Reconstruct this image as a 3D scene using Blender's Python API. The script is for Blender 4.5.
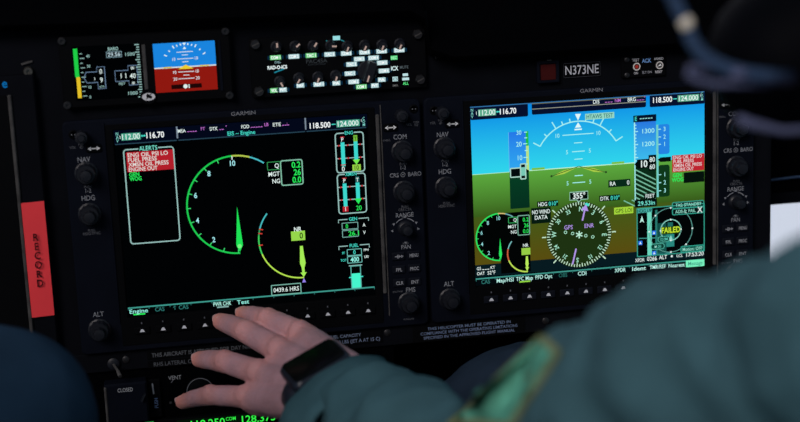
import bpy, bmesh, math, random
from mathutils import Vector, Matrix, Quaternion, noise
from mathutils.bvhtree import BVHTree

for o in list(bpy.data.objects):
    bpy.data.objects.remove(o)
SC = bpy.context.scene
COL = SC.collection
S = 0.0254                      # the cockpit is laid out in inches
Z0 = 0.72                       # height of the screens' lower edge above the floor


def W(u, v, d=0.0):
    """panel inches (right, up, out of the panel) to world metres"""
    return Vector((u * S, -d * S, Z0 + v * S))


# ------------------------------------------------------------------ camera
cam_d = bpy.data.cameras.new('camera')
cam = bpy.data.objects.new('camera', cam_d)
COL.objects.link(cam)
SC.camera = cam
cam_d.sensor_width = 36.0
cam_d.lens = 1495.3 * 36.0 / 800.0
cam_d.clip_start = 0.02
_a, _b, _c = -0.1714, -0.2056, 0.0426
Rz = Matrix.Rotation(_a, 3, 'Z')
Rx = Matrix.Rotation(_b, 3, 'X')
Ry = Matrix.Rotation(_c, 3, 'Y')
Rc = Rz @ Rx @ Ry               # columns: right, forward, up
rt, fw, up = Rc.col[0], Rc.col[1], Rc.col[2]
m = Matrix((rt, up, -fw)).transposed().to_4x4()
m.translation = W(0.8368, 13.158, 48.918)
cam.matrix_world = m
cam_d.dof.use_dof = True
cam_d.dof.focus_distance = 50.6 * S
cam_d.dof.aperture_fstop = 3.8

# ------------------------------------------------------------------ world and sun
world = bpy.data.worlds.new('sky')
SC.world = world
world.use_nodes = True
nt = world.node_tree
nt.nodes.clear()
tc = nt.nodes.new('ShaderNodeTexCoord')
sep = nt.nodes.new('ShaderNodeSeparateXYZ')
mr = nt.nodes.new('ShaderNodeMapRange')
mr.inputs['From Min'].default_value = 0.45
mr.inputs['From Max'].default_value = 0.75
mixc = nt.nodes.new('ShaderNodeMix')
mixc.data_type = 'RGBA'
mixc.inputs[6].default_value = (0.125, 0.185, 0.24, 1)     # dim cabin daylight behind
mixc.inputs[7].default_value = (0.74, 0.75, 0.86, 1)     # bright overcast ahead
bg = nt.nodes.new('ShaderNodeBackground')
bg.inputs['Strength'].default_value = 1.0
wo = nt.nodes.new('ShaderNodeOutputWorld')
nt.links.new(tc.outputs['Generated'], sep.inputs[0])
nt.links.new(sep.outputs['Y'], mr.inputs['Value'])
nt.links.new(mr.outputs['Result'], mixc.inputs[0])
nt.links.new(mixc.outputs[2], bg.inputs['Color'])
nt.links.new(bg.outputs[0], wo.inputs[0])

sun_d = bpy.data.lights.new('sun', 'SUN')
sun_d.energy = 2.1
sun_d.angle = math.radians(28)
sun_d.color = (1.0, 0.90, 0.88)
sun = bpy.data.objects.new('sun', sun_d)
COL.objects.link(sun)
sun.location = W(-20, 40, 60)
sun.rotation_euler = (-Vector((-0.50, -0.72, 0.50))).to_track_quat('-Z', 'Y').to_euler()

SC.view_settings.view_transform = 'Standard'
SC.view_settings.look = 'None'
SC.view_settings.exposure = 0.0
SC.view_settings.gamma = 1.0
SC.view_settings.use_curve_mapping = False


# ------------------------------------------------------------------ materials
def lin(c):
    return tuple((x / 255 / 12.92) if x / 255 <= 0.04045 else ((x / 255 + 0.055) / 1.055) ** 2.4 for x in c)


def mat(name, rgb, rough=0.6, spec=0.1, bump=0.0, bscale=200.0, metal=0.0, var=0.0, vscale=20.0, sub=0.0):
    mt = bpy.data.materials.new(name)
    mt.use_nodes = True
    n, l = mt.node_tree.nodes, mt.node_tree.links
    b = n['Principled BSDF']
    b.inputs['Base Color'].default_value = (*rgb, 1)
    b.inputs['Roughness'].default_value = rough
    b.inputs['Specular IOR Level'].default_value = spec
    b.inputs['Metallic'].default_value = metal
    if sub:
        b.inputs['Subsurface Weight'].default_value = sub
        b.inputs['Subsurface Radius'].default_value = (0.008, 0.003, 0.002)
        b.inputs['Subsurface Scale'].default_value = 0.6
    if var:
        t = n.new('ShaderNodeTexCoord')
        tx = n.new('ShaderNodeTexNoise')
        tx.inputs['Scale'].default_value = vscale
        tx.inputs['Detail'].default_value = 5
        cr = n.new('ShaderNodeMapRange')
        cr.inputs['From Min'].default_value = 0.3
        cr.inputs['From Max'].default_value = 0.7
        cr.inputs['To Min'].default_value = 1 - var
        cr.inputs['To Max'].default_value = 1 + var
        mx = n.new('ShaderNodeVectorMath')
        mx.operation = 'SCALE'
        mx.inputs[0].default_value = rgb
        l.new(t.outputs['Object'], tx.inputs['Vector'])
        l.new(tx.outputs['Fac'], cr.inputs['Value'])
        l.new(cr.outputs['Result'], mx.inputs['Scale'])
        l.new(mx.outputs['Vector'], b.inputs['Base Color'])
    if bump:
        t = n.new('ShaderNodeTexCoord')
        tx = n.new('ShaderNodeTexNoise')
        tx.inputs['Scale'].default_value = bscale
        tx.inputs['Detail'].default_value = 4
        bp = n.new('ShaderNodeBump')
        bp.inputs['Strength'].default_value = bump
        bp.inputs['Distance'].default_value = 0.001
        l.new(t.outputs['Object'], tx.inputs['Vector'])
        l.new(tx.outputs['Fac'], bp.inputs['Height'])
        l.new(bp.outputs['Normal'], b.inputs['Normal'])
    return mt


def attr_mat(name, emit):
    mt = bpy.data.materials.new(name)
    mt.use_nodes = True
    n, l = mt.node_tree.nodes, mt.node_tree.links
    at = n.new('ShaderNodeAttribute')
    at.attribute_name = 'Col'
    if emit:
        n.remove(n['Principled BSDF'])
        e = n.new('ShaderNodeEmission')
        e.inputs['Strength'].default_value = 1.0
        l.new(at.outputs['Color'], e.inputs['Color'])
        l.new(e.outputs[0], n['Material Output'].inputs['Surface'])
    else:
        b = n['Principled BSDF']
        b.inputs['Roughness'].default_value = 0.7
        b.inputs['Specular IOR Level'].default_value = 0.1
        l.new(at.outputs['Color'], b.inputs['Base Color'])
    return mt


M = {
    'panel': mat('panel_paint', (0.0032, 0.0037, 0.0055), 0.75, 0.03, 0.25, 900, var=0.15, vscale=30),
    'bezel': mat('bezel_paint', (0.0026, 0.0037, 0.0078), 0.65, 0.05, 0.15, 1200, var=0.12, vscale=40),
    'black': mat('black_plastic', (0.0022, 0.0024, 0.003), 0.6, 0.03),
    'deep': mat('matt_black', (0.0012, 0.0013, 0.0017), 0.9, 0.0, 0.2, 300),
    'knob': mat('knob_rubber', (0.0065, 0.0075, 0.0115), 0.42, 0.3, 0.1, 600),
    'key': mat('key_plastic', (0.0050, 0.0062, 0.0105), 0.6, 0.06),
    'worn': mat('worn_metal', (0.048, 0.046, 0.045), 0.6, 0.15, 0.2, 300, var=0.5, vscale=60),
    'screw': mat('screw_steel', (0.09, 0.085, 0.075), 0.4, 0.5, metal=0.8),
    'dscrew': mat('dark_screw', (0.02, 0.02, 0.022), 0.4, 0.4, metal=0.5),
    'red': mat('red_tape', (0.90, 0.058, 0.07), 0.6, 0.06, 0.1, 150, var=0.04, vscale=25),
    'darkred': mat('dark_red_lens', (0.045, 0.006, 0.006), 0.5, 0.05, 0.2, 300),
    'skin': mat('skin', (0.37, 0.212, 0.236), 0.55, 0.2, 0.7, 420, var=0.16, vscale=42, sub=0.12),
    'nail': mat('nail', (0.56, 0.35, 0.34), 0.35, 0.35),
    'suit': mat('flight_suit_cloth', (0.042, 0.098, 0.115), 0.9, 0.05, 0.5, 900, var=0.14, vscale=30),
    'suitdark': mat('dark_trouser_cloth', (0.018, 0.030, 0.050), 0.9, 0.04, 0.5, 900, var=0.15, vscale=30),
    'navy': mat('navy_cloth', (0.018, 0.040, 0.070), 0.9, 0.04, 0.6, 900, var=0.15, vscale=25),
    'helmet': mat('helmet_shell', (0.0013, 0.0015, 0.0025), 0.6, 0.02),
    'boom': mat('boom_rubber', (0.032, 0.06, 0.12), 0.5, 0.3),
    'boomtip': mat('boom_fitting', (0.75, 0.66, 0.52), 0.5, 0.3),
    'strap': mat('strap_webbing', (0.085, 0.095, 0.17), 0.8, 0.1, 0.4, 800),
    'watch': mat('watch_case', (0.012, 0.016, 0.026), 0.3, 0.3),
    'glassblk': mat('watch_glass', (0.0015, 0.0017, 0.002), 0.25, 0.08),
    'hair': mat('hair', (0.01, 0.008, 0.006), 0.7, 0.1, 0.8, 300),
    'eye': mat('eye_white', (0.6, 0.58, 0.55), 0.3, 0.3),
    'boot': mat('boot_leather', (0.006, 0.006, 0.006), 0.5, 0.1),
    'floor': mat('floor_matting', (0.004, 0.004, 0.005), 0.9, 0.02, 0.5, 200),
    'ink': attr_mat('screen_light', True),
    'paint': attr_mat('printed_lettering', False),
}
_m = M['skin'].node_tree
_b = _m.nodes['Principled BSDF']
_src = _b.inputs['Base Color'].links[0].from_socket
_at = _m.nodes.new('ShaderNodeAttribute')
_at.attribute_name = 'redness'
_mx = _m.nodes.new('ShaderNodeMix')
_mx.data_type = 'RGBA'
_mx.inputs[7].default_value = (0.66, 0.26, 0.21, 1)
_m.links.new(_at.outputs['Fac'], _mx.inputs[0])
_m.links.new(_src, _mx.inputs[6])
_m.links.new(_mx.outputs[2], _b.inputs['Base Color'])
gl = bpy.data.materials.new('window_glass')
gl.use_nodes = True
_n, _l = gl.node_tree.nodes, gl.node_tree.links
_n.remove(_n['Principled BSDF'])
_t = _n.new('ShaderNodeBsdfTransparent')
_t.inputs[0].default_value = (0.93, 0.96, 0.97, 1)
_g = _n.new('ShaderNodeBsdfGlossy')
_g.inputs['Roughness'].default_value = 0.05
_x = _n.new('ShaderNodeMixShader')
_x.inputs[0].default_value = 0.03
_l.new(_t.outputs[0], _x.inputs[1])
_l.new(_g.outputs[0], _x.inputs[2])
_l.new(_x.outputs[0], _n['Material Output'].inputs['Surface'])
M['glass'] = gl

# ------------------------------------------------------------------ object helpers
WPOS = {}


def tag(o, label=None, cat=None, group=None, kind=None):
    if label: o['label'] = label
    if cat: o['category'] = cat
    if group: o['group'] = group
    if kind: o['kind'] = kind
    return o


def thing(name, loc, label, cat, group=None):
    o = bpy.data.objects.new(name, None)
    o.empty_display_size = 0.02
    COL.objects.link(o)
    o.location = loc
    WPOS[o] = Vector(loc)
    return tag(o, label, cat, group)


def link_mesh(name, me, mt, parent=None, origin=None, smooth=None):
    """me is in world metres; give it an origin of its own and parent it"""
    if origin is None:
        if len(me.vertices):
            lo = Vector([min(v.co[i] for v in me.vertices) for i in range(3)])
            hi = Vector([max(v.co[i] for v in me.vertices) for i in range(3)])
            origin = (lo + hi) / 2
        else:
            origin = Vector((0, 0, 0))
    me.transform(Matrix.Translation(-origin))
    o = bpy.data.objects.new(name, me)
    COL.objects.link(o)
    if mt is not None and not me.materials:
        me.materials.append(mt)
    WPOS[o] = origin
    if parent is not None:
        o.parent = parent
        o.location = origin - WPOS[parent]
    else:
        o.location = origin
    if smooth is not None:
        me.shade_smooth()
        if smooth < 180:
            me.set_sharp_from_angle(angle=math.radians(smooth))
    return o


class B:
    """collects shapes given in panel inches"""

    def __init__(self):
        self.v, self.f = [], []

    def add(self, vs, fs):
        k = len(self.v)
        self.v += [tuple(p) for p in vs]
        self.f += [tuple(i + k for i in f) for f in fs]
        return self

    def loops(self, loops, cap0=True, cap1=True):
        k = len(self.v)
        n = len(loops[0])
        for lp in loops:
            self.v += [tuple(p) for p in lp]
        for a in range(len(loops) - 1):
            for i in range(n):
                j = (i + 1) % n
                self.f.append((k + a * n + i, k + a * n + j, k + (a + 1) * n + j, k + (a + 1) * n + i))
        if cap0: self.f.append(tuple(k + i for i in range(n))[::-1])
        if cap1: self.f.append(tuple(k + (len(loops) - 1) * n + i for i in range(n)))
        return self

    def plate(self, u0, v0, u1, v1, d0, d1, r=0.06, b=0.03):
        """rounded slab between depths d0 and d1 with a chamfered front"""
        b = min(b, abs(d1 - d0) * 0.5)
        q = lambda s, d: [(x, y, d) for x, y in rrect(u0 + s, v0 + s, u1 - s, v1 - s, max(r - s, 0.002))]
        return self.loops([q(0, d0), q(0, d1 - b), q(b, d1)])

    def frame(self, o, i, d0, d1, ro=0.08, ri=0.04, b=0.03):
        q = lambda rc, s, r, d: [(x, y, d) for x, y in rrect(rc[0] + s, rc[1] + s, rc[2] - s, rc[3] - s, max(r, 0.002))]
        return self.loops([q(i, 0, ri, d0), q(o, 0, ro, d0), q(o, 0, ro, d1 - b), q(o, b, ro - b, d1), q(i, -b, ri + b, d1),
                           q(i, 0, ri, d1 - b), q(i, 0, ri, d0)], False, False)

    def lathe(self, u, v, prof, n=32, knurl=None, d=0.0):
        """prof: (radius, depth) pairs, axis straight out of the panel"""
        lps = []
        for k, (r, h) in enumerate(prof):
            lp = []
            for i in range(n):
                a = 2 * math.pi * i / n
                rr = r
                if knurl and knurl[0] <= k <= knurl[1]:
                    rr = r * (1 - (knurl[2] if (i // 2) % 2 else 0))
                lp.append((u + rr * math.cos(a), v + rr * math.sin(a), d + h))
            lps.append(lp)
        return self.loops(lps)

    def bar(self, u0, v0, u1, v1, w, d0, d1):
        dx, dy = u1 - u0, v1 - v0
        L = math.hypot(dx, dy) or 1
        nx, ny = -dy / L * w / 2, dx / L * w / 2
        c = [(u0 + nx, v0 + ny), (u1 + nx, v1 + ny), (u1 - nx, v1 - ny), (u0 - nx, v0 - ny)]
        b = [(x, y, d0) for x, y in c]
        t = [(x, y, d1) for x, y in c]
        return self.loops([b, t])

    def tube(self, pts, r, n=12):
        P = [Vector(p) for p in pts]
        rs = r if isinstance(r, (list, tuple)) else [r] * len(P)
        lps = []
        prev = None
        for i, p in enumerate(P):
            t = (P[min(i + 1, len(P) - 1)] - P[max(i - 1, 0)]).normalized()
            if prev is None:
                a = t.orthogonal().normalized()
            else:
                a = (prev - t * prev.dot(t)).normalized()
            prev = a
            b = t.cross(a)
            lps.append([p + (a * math.cos(2 * math.pi * k / n) + b * math.sin(2 * math.pi * k / n)) * rs[i] for k in range(n)])
        return self.loops(lps)

    def mesh(self, fixnormals=True):
        me = bpy.data.meshes.new('m')
        me.from_pydata([W(*p) for p in self.v], [], self.f)
        if fixnormals:
            bm = bmesh.new()
            bm.from_mesh(me)
            bmesh.ops.recalc_face_normals(bm, faces=bm.faces)
            bm.to_mesh(me)
            bm.free()
        me.update()
        return me

    def build(self, name, mt, parent=None, smooth=40, origin=None):
        return link_mesh(name, self.mesh(), mt, parent, origin, smooth)


def rrect(u0, v0, u1, v1, r, n=5):
    r = min(r, abs(u1 - u0) / 2 - 1e-4, abs(v1 - v0) / 2 - 1e-4)
    out = []
    for cx, cy, a0 in ((u1 - r, v1 - r, 0), (u0 + r, v1 - r, 90), (u0 + r, v0 + r, 180), (u1 - r, v0 + r, 270)):
        for k in range(n + 1):
            a = math.radians(a0 + 90 * k / n)
            out.append((cx + r * math.cos(a), cy + r * math.sin(a)))
    return out


# ---- lettering: outlines of the built-in font, cached per string
TXT = {}


def glyphs(s, bold):
    key = (s, bold)
    if key not in TXT:
        cu = bpy.data.curves.new('t', 'FONT')
        cu.body = s
        cu.resolution_u = 3
        cu.offset = bold
        ob = bpy.data.objects.new('t', cu)
        COL.objects.link(ob)
        dg = bpy.context.evaluated_depsgraph_get()
        me = bpy.data.meshes.new_from_object(ob.evaluated_get(dg))
        vs = [(v.co.x, v.co.y) for v in me.vertices]
        fs = [tuple(p.vertices) for p in me.polygons]
        bpy.data.objects.remove(ob)
        bpy.data.curves.remove(cu)
        bpy.data.meshes.remove(me)
        TXT[key] = (vs, fs)
    return TXT[key]


_hv = glyphs('H', 0.0)[0]
CAP = max(p[1] for p in _hv) - min(p[1] for p in _hv)


class Ink:
    """flat coloured artwork on a face: a screen's picture or printed lettering.
    map from artwork units to panel inches: u = u0 + x*sx, v = v0 + y*sy"""

    def __init__(self, u0=0.0, v0=0.0, sx=1.0, sy=1.0, d=0.0):
        self.u0, self.v0, self.sx, self.sy, self.d = u0, v0, sx, sy, d
        self.v, self.f, self.c = [], [], []
        self.lay = 0

    def poly(self, pts, col, cols=None, lay=None):
        k = len(self.v)
        z = self.d + 0.004 * (self.lay if lay is None else lay)
        self.v += [(self.u0 + x * self.sx, self.v0 + y * self.sy, z) for x, y in pts]
        self.f.append(tuple(range(k, k + len(pts))))
        self.c.append([lin(q) for q in cols] if cols else [lin(col)] * len(pts))
        return self

    def rect(self, x0, y0, x1, y1, col, col2=None, lay=None):
        return self.poly([(x0, y0), (x1, y0), (x1, y1), (x0, y1)], col,
                         [col, col, col2, col2] if col2 else None, lay)

    def box(self, x0, y0, x1, y1, w, col, fill=None, lay=None):
        if fill: self.rect(x0, y0, x1, y1, fill, lay=lay)
        L = (self.lay if lay is None else lay) + 0.5
        for q in ((x0, y0, x1, y0), (x1, y0, x1, y1), (x1, y1, x0, y1), (x0, y1, x0, y0)):
            self.line(*q, w, col, lay=L)
        return self

    def rbox(self, x0, y0, x1, y1, r, w, col, fill=None, lay=None):
        pts = rrect(x0, min(y0, y1), x1, max(y0, y1), r)
        if fill: self.poly(pts, fill, lay=lay)
        self.pline(pts + [pts[0]], w, col, lay=(self.lay if lay is None else lay) + 0.5)
        return self

    def line(self, x0, y0, x1, y1, w, col, lay=None):
        dx, dy = x1 - x0, y1 - y0
        L = math.hypot(dx, dy) or 1
        nx, ny = -dy / L * w / 2, dx / L * w / 2
        return self.poly([(x0 + nx, y0 + ny), (x1 + nx, y1 + ny), (x1 - nx, y1 - ny), (x0 - nx, y0 - ny)], col, lay=lay)

    def pline(self, pts, w, col, lay=None):
        n = len(pts)
        closed = pts[0] == pts[-1]
        L, R = [], []
        for i in range(n):
            a = pts[i - 1] if i else (pts[-2] if closed else pts[0])
            b = pts[i + 1] if i < n - 1 else (pts[1] if closed else pts[-1])
            dx, dy = b[0] - a[0], b[1] - a[1]
            q = math.hypot(dx, dy) or 1
            nx, ny = -dy / q * w / 2, dx / q * w / 2
            L.append((pts[i][0] + nx, pts[i][1] + ny))
            R.append((pts[i][0] - nx, pts[i][1] - ny))
        for i in range(n - 1):
            self.poly([L[i], L[i + 1], R[i + 1], R[i]], col, lay=lay)
        return self

    def arc(self, cx, cy, r, a0, a1, w, col, n=40, lay=None):
        """angles in degrees clockwise from up as drawn on a screen (y down when sy < 0)"""
        s = -1 if self.sy < 0 else 1
        pts = [(cx + r * math.sin(math.radians(a0 + (a1 - a0) * i / n)),
                cy + s * r * math.cos(math.radians(a0 + (a1 - a0) * i / n))) for i in range(n + 1)]
        return self.pline(pts, w, col, lay=lay)

    def disc(self, cx, cy, r, col, n=32, lay=None, ry=None):
        ry = ry or r
        return self.poly([(cx + r * math.cos(2 * math.pi * i / n), cy + ry * math.sin(2 * math.pi * i / n)) for i in range(n)], col, lay=lay)

    def pol(self, cx, cy, r, a):
        s = -1 if self.sy < 0 else 1
        return (cx + r * math.sin(math.radians(a)), cy + s * r * math.cos(math.radians(a)))

    def text(self, s, x, y, cap, col, al='c', bold=0.010, wid=None, rot=0.0, lay=None):
        """cap height in artwork units; y is the middle of the capitals; rot clockwise degrees"""
        vs, fs = glyphs(s, bold)
        if not vs: return self
        x0, x1 = min(p[0] for p in vs), max(p[0] for p in vs)
        k = cap / CAP
        kx = k * (wid / ((x1 - x0) * k)) if wid else k * 0.86
        sy = 1 if self.sy > 0 else -1
        w = (x1 - x0) * kx
        ox = {'l': 0, 'c': -w / 2, 'r': -w}[al]
        base = len(self.v)
        z = self.d + 0.004 * ((self.lay if lay is None else lay) + 1)
        ca, sa = math.cos(math.radians(-rot)), math.sin(math.radians(-rot))
        for px, py in vs:
            tx = ox + (px - x0) * kx
            ty = (py - CAP / 2) * k
            rx, ry = tx * ca - ty * sa, tx * sa + ty * ca
            self.v.append((self.u0 + (x + rx) * self.sx, self.v0 + (y + ry * sy) * self.sy, z))
        cl = lin(col)
        for f in fs:
            self.f.append(tuple(i + base for i in f))
            self.c.append([cl] * len(f))
        return self

    def build(self, name, parent, mt='ink'):
        me = bpy.data.meshes.new('ink')
        me.from_pydata([W(*p) for p in self.v], [], self.f)
        at = me.color_attributes.new('Col', 'FLOAT_COLOR', 'CORNER')
        i = 0
        for p, cs in zip(me.polygons, self.c):
            for j in range(len(cs)):
                at.data[i].color = (*cs[j], 1)
                i += 1
        return link_mesh(name, me, M[mt], parent)


GREY = (125, 128, 134)
DIM = (86, 88, 94)
WHT = (228, 244, 240)
CYN = (70, 225, 205)
TEAL = (62, 150, 138)
GRN = (40, 235, 90)
YEL = (205, 235, 80)
MAG = (190, 110, 205)
NAVY = (3, 8, 25)
PALE = (150, 190, 185)
BLK = (1, 2, 3)

# ------------------------------------------------------------------ the setting
f = B().add([(-40, -28.35, -60), (60, -28.35, -60), (60, -28.35, 60), (-40, -28.35, 60)], [(0, 1, 2, 3)])
tag(f.build('floor', M['floor'], smooth=None), 'dark cabin floor below the instrument panel', 'floor', kind='structure')
fw_ = B().loops([[(-40, -28.3, -9), (60, -28.3, -9), (60, 6.5, -9), (-40, 6.5, -9)][::-1],
                 [(-40, -28.3, -8), (22.0, -28.3, -8), (22.0, 6.5, -8), (-40, 6.5, -8)][::-1]])
fw_ = B().plate(-40, -28.3, 22.3, 6.5, -9, -8, 0.1, 0.05)
tag(fw_.build('wall_front', M['deep']), 'black bulkhead behind the instrument panel', 'wall', kind='structure')
# right cabin side: frame around the lower side window
wr = B()
wr.plate(22.2, 1.35, 44, 16, -4, -3.2, 0.1, 0.1)
wr.plate(22.2, -28.3, 44, -6.0, -4, -3.2, 0.1, 0.1)
wr.plate(33, -6.0, 44, 1.35, -4, -3.2, 0.1, 0.1)
wr.plate(21.6, -6.0, 22.9, 1.35, -4, -3.2, 0.1, 0.1)
wr.plate(21.6, -28.3, 22.25, 7.0, -9, -3.3, 0.05, 0.05)
tag(wr.build('wall_right', M['deep']), 'black cabin frame around the lower window right of the panel', 'wall', kind='structure')
t = thing('window_1', W(27.5, -6, -3.6), 'bright lower window at the right edge behind the pilot\'s shoulder', 'window')
t['kind'] = 'structure'
B().plate(22.85, -6.0, 33, 1.35, -3.7, -3.62, 0.05, 0.01).build('pane', M['glass'], t)
B().frame((22.5, -6.4, 33.4, 1.7), (22.95, -5.9, 32.9, 1.28), -3.2, -3.0, 0.2, 0.2, 0.05).build('window_seal', M['panel'], t)
B().tube([(23.0, 2.2, -3.0), (25, 2.3, -2.95), (30, 2.2, -2.9)], 0.05).build('window_cable', M['boom'], t)
B().tube([(23.25, 3.6, -3.0), (23.1, 3.0, -2.8), (23.3, 2.5, -2.8), (23.5, 2.2, -3.0)], 0.05).build('window_cable', M['boom'], t)

# instrument panel face, with its raised left upper part
t = thing('instrument_panel', W(8, -1.9, 0), 'black instrument panel carrying the screens and knobs', 'instrument panel')
out = [(-9, -1.88), (22.68, -1.88), (22.68, 7.7), (22.4, 7.9), (10.75, 7.86), (10.55, 8.4), (10.5, 9.45), (10.3, 9.6), (-9, 9.95)]
pb = B().loops([[(x, y, -1.0) for x, y in out], [(x, y, -0.04) for x, y in out],
                [(x + (0.04 if x < 0 else -0.04), y + (0.04 if y < 0 else -0.04), 0) for x, y in out]])
pb.build('panel_face', M['panel'], t)
t = thing('panel_rail', W(7, -1.88, 0), 'black rail under both big screens, carrying the printed placards', 'rail')
pl = B().plate(-9, -1.88, 22.6, -1.22, 0, 0.08, 0.03, 0.03)
pl.build('rail_face', M['panel'], t)
for (u, v) in ((8.67, -1.4), (14.29, -1.5), (-0.2, -1.5)):
    B().lathe(u, v, [(0.12, 0.06), (0.12, 0.11), (0.09, 0.13)], 20).build('panel_screw', M['dscrew'], t)
t = thing('toggle_switch', W(-0.62, -1.6, 0.08), 'small toggle switch at lower left above the CLOSED box', 'switch')
sw = B().lathe(-0.62, -1.6, [(0.2, 0.08), (0.2, 0.16), (0.12, 0.2)], 20).build('bushing', M['knob'], t)
B().tube([(-0.62, -1.6, 0.15), (-0.5, -1.75, 0.4), (-0.42, -1.9, 0.62)], [0.05, 0.05, 0.07]).build('toggle_bat', M['worn'], t)

# glareshield: thick hood over the panel, running forward to the windscreen
gs = B()
prof = []
L0 = [(-10, 10.0), (0, 9.75), (9.8, 9.6), (10.3, 9.3), (10.45, 8.3), (11.2, 8.0), (20, 8.0), (26, 7.8)]
rows = [(0.55, -0.22), (0.75, 0.0), (0.6, 0.25), (0.2, 0.45), (-2, 0.9), (-8, 2.2), (-16, 4.5), (-24, 8.0)]
for d, dv in rows:
    gs.v += [(u, v + dv + (0.35 if (d < -1 and u > 10.5) else 0) * 1.0, d) for u, v in L0]
n = len(L0)
for a in range(len(rows) - 1):
    for i in range(n - 1):
        gs.f.append((a * n + i, a * n + i + 1, (a + 1) * n + i + 1, (a + 1) * n + i))
# underside back to the panel
k = len(gs.v)
gs.v += [(u, v - 0.22, -0.9) for u, v in L0]
for i in range(n - 1):
    gs.f.append((i, k + i, k + i + 1, i + 1))
    gs.f.append((k + i, (len(rows) - 1) * n + i, (len(rows) - 1) * n + i + 1, k + i + 1))
gsb = gs.build('glareshield', M['deep'], smooth=50)
tag(gsb, 'matt black glareshield hood along the top of the panel', 'glareshield')


# ------------------------------------------------------------------ the two big screens
SX, SY = 8.3 / 1024, -6.22 / 768


def knob2(u, v, parent, big=0.33, small=0.2, h=0.95, name='concentric_knob'):
    k = B().lathe(u, v, [(big * 1.12, 0.28), (big * 1.12, 0.33), (big, 0.36), (big, 0.62), (big * 0.86, 0.68)], 48, (2, 3, 0.05)).build(name, M['knob'], parent)
    B().lathe(u, v, [(small, 0.6), (small, h - 0.08), (small * 0.85, h), (small * 0.3, h + 0.015)], 36, (0, 1, 0.06)).build('inner_knob', M['knob'], k)
    return k


def small_knob(u, v, parent):
    k = B().lathe(u, v, [(0.21, 0.28), (0.21, 0.6), (0.19, 0.66), (0.06, 0.68)], 36, (0, 1, 0.05)).build('volume_knob', M['knob'], parent)
    B().lathe(u, v, [(0.12, 0.65), (0.12, 0.74), (0.1, 0.77)], 24).build('push_cap', M['knob'], k)


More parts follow.
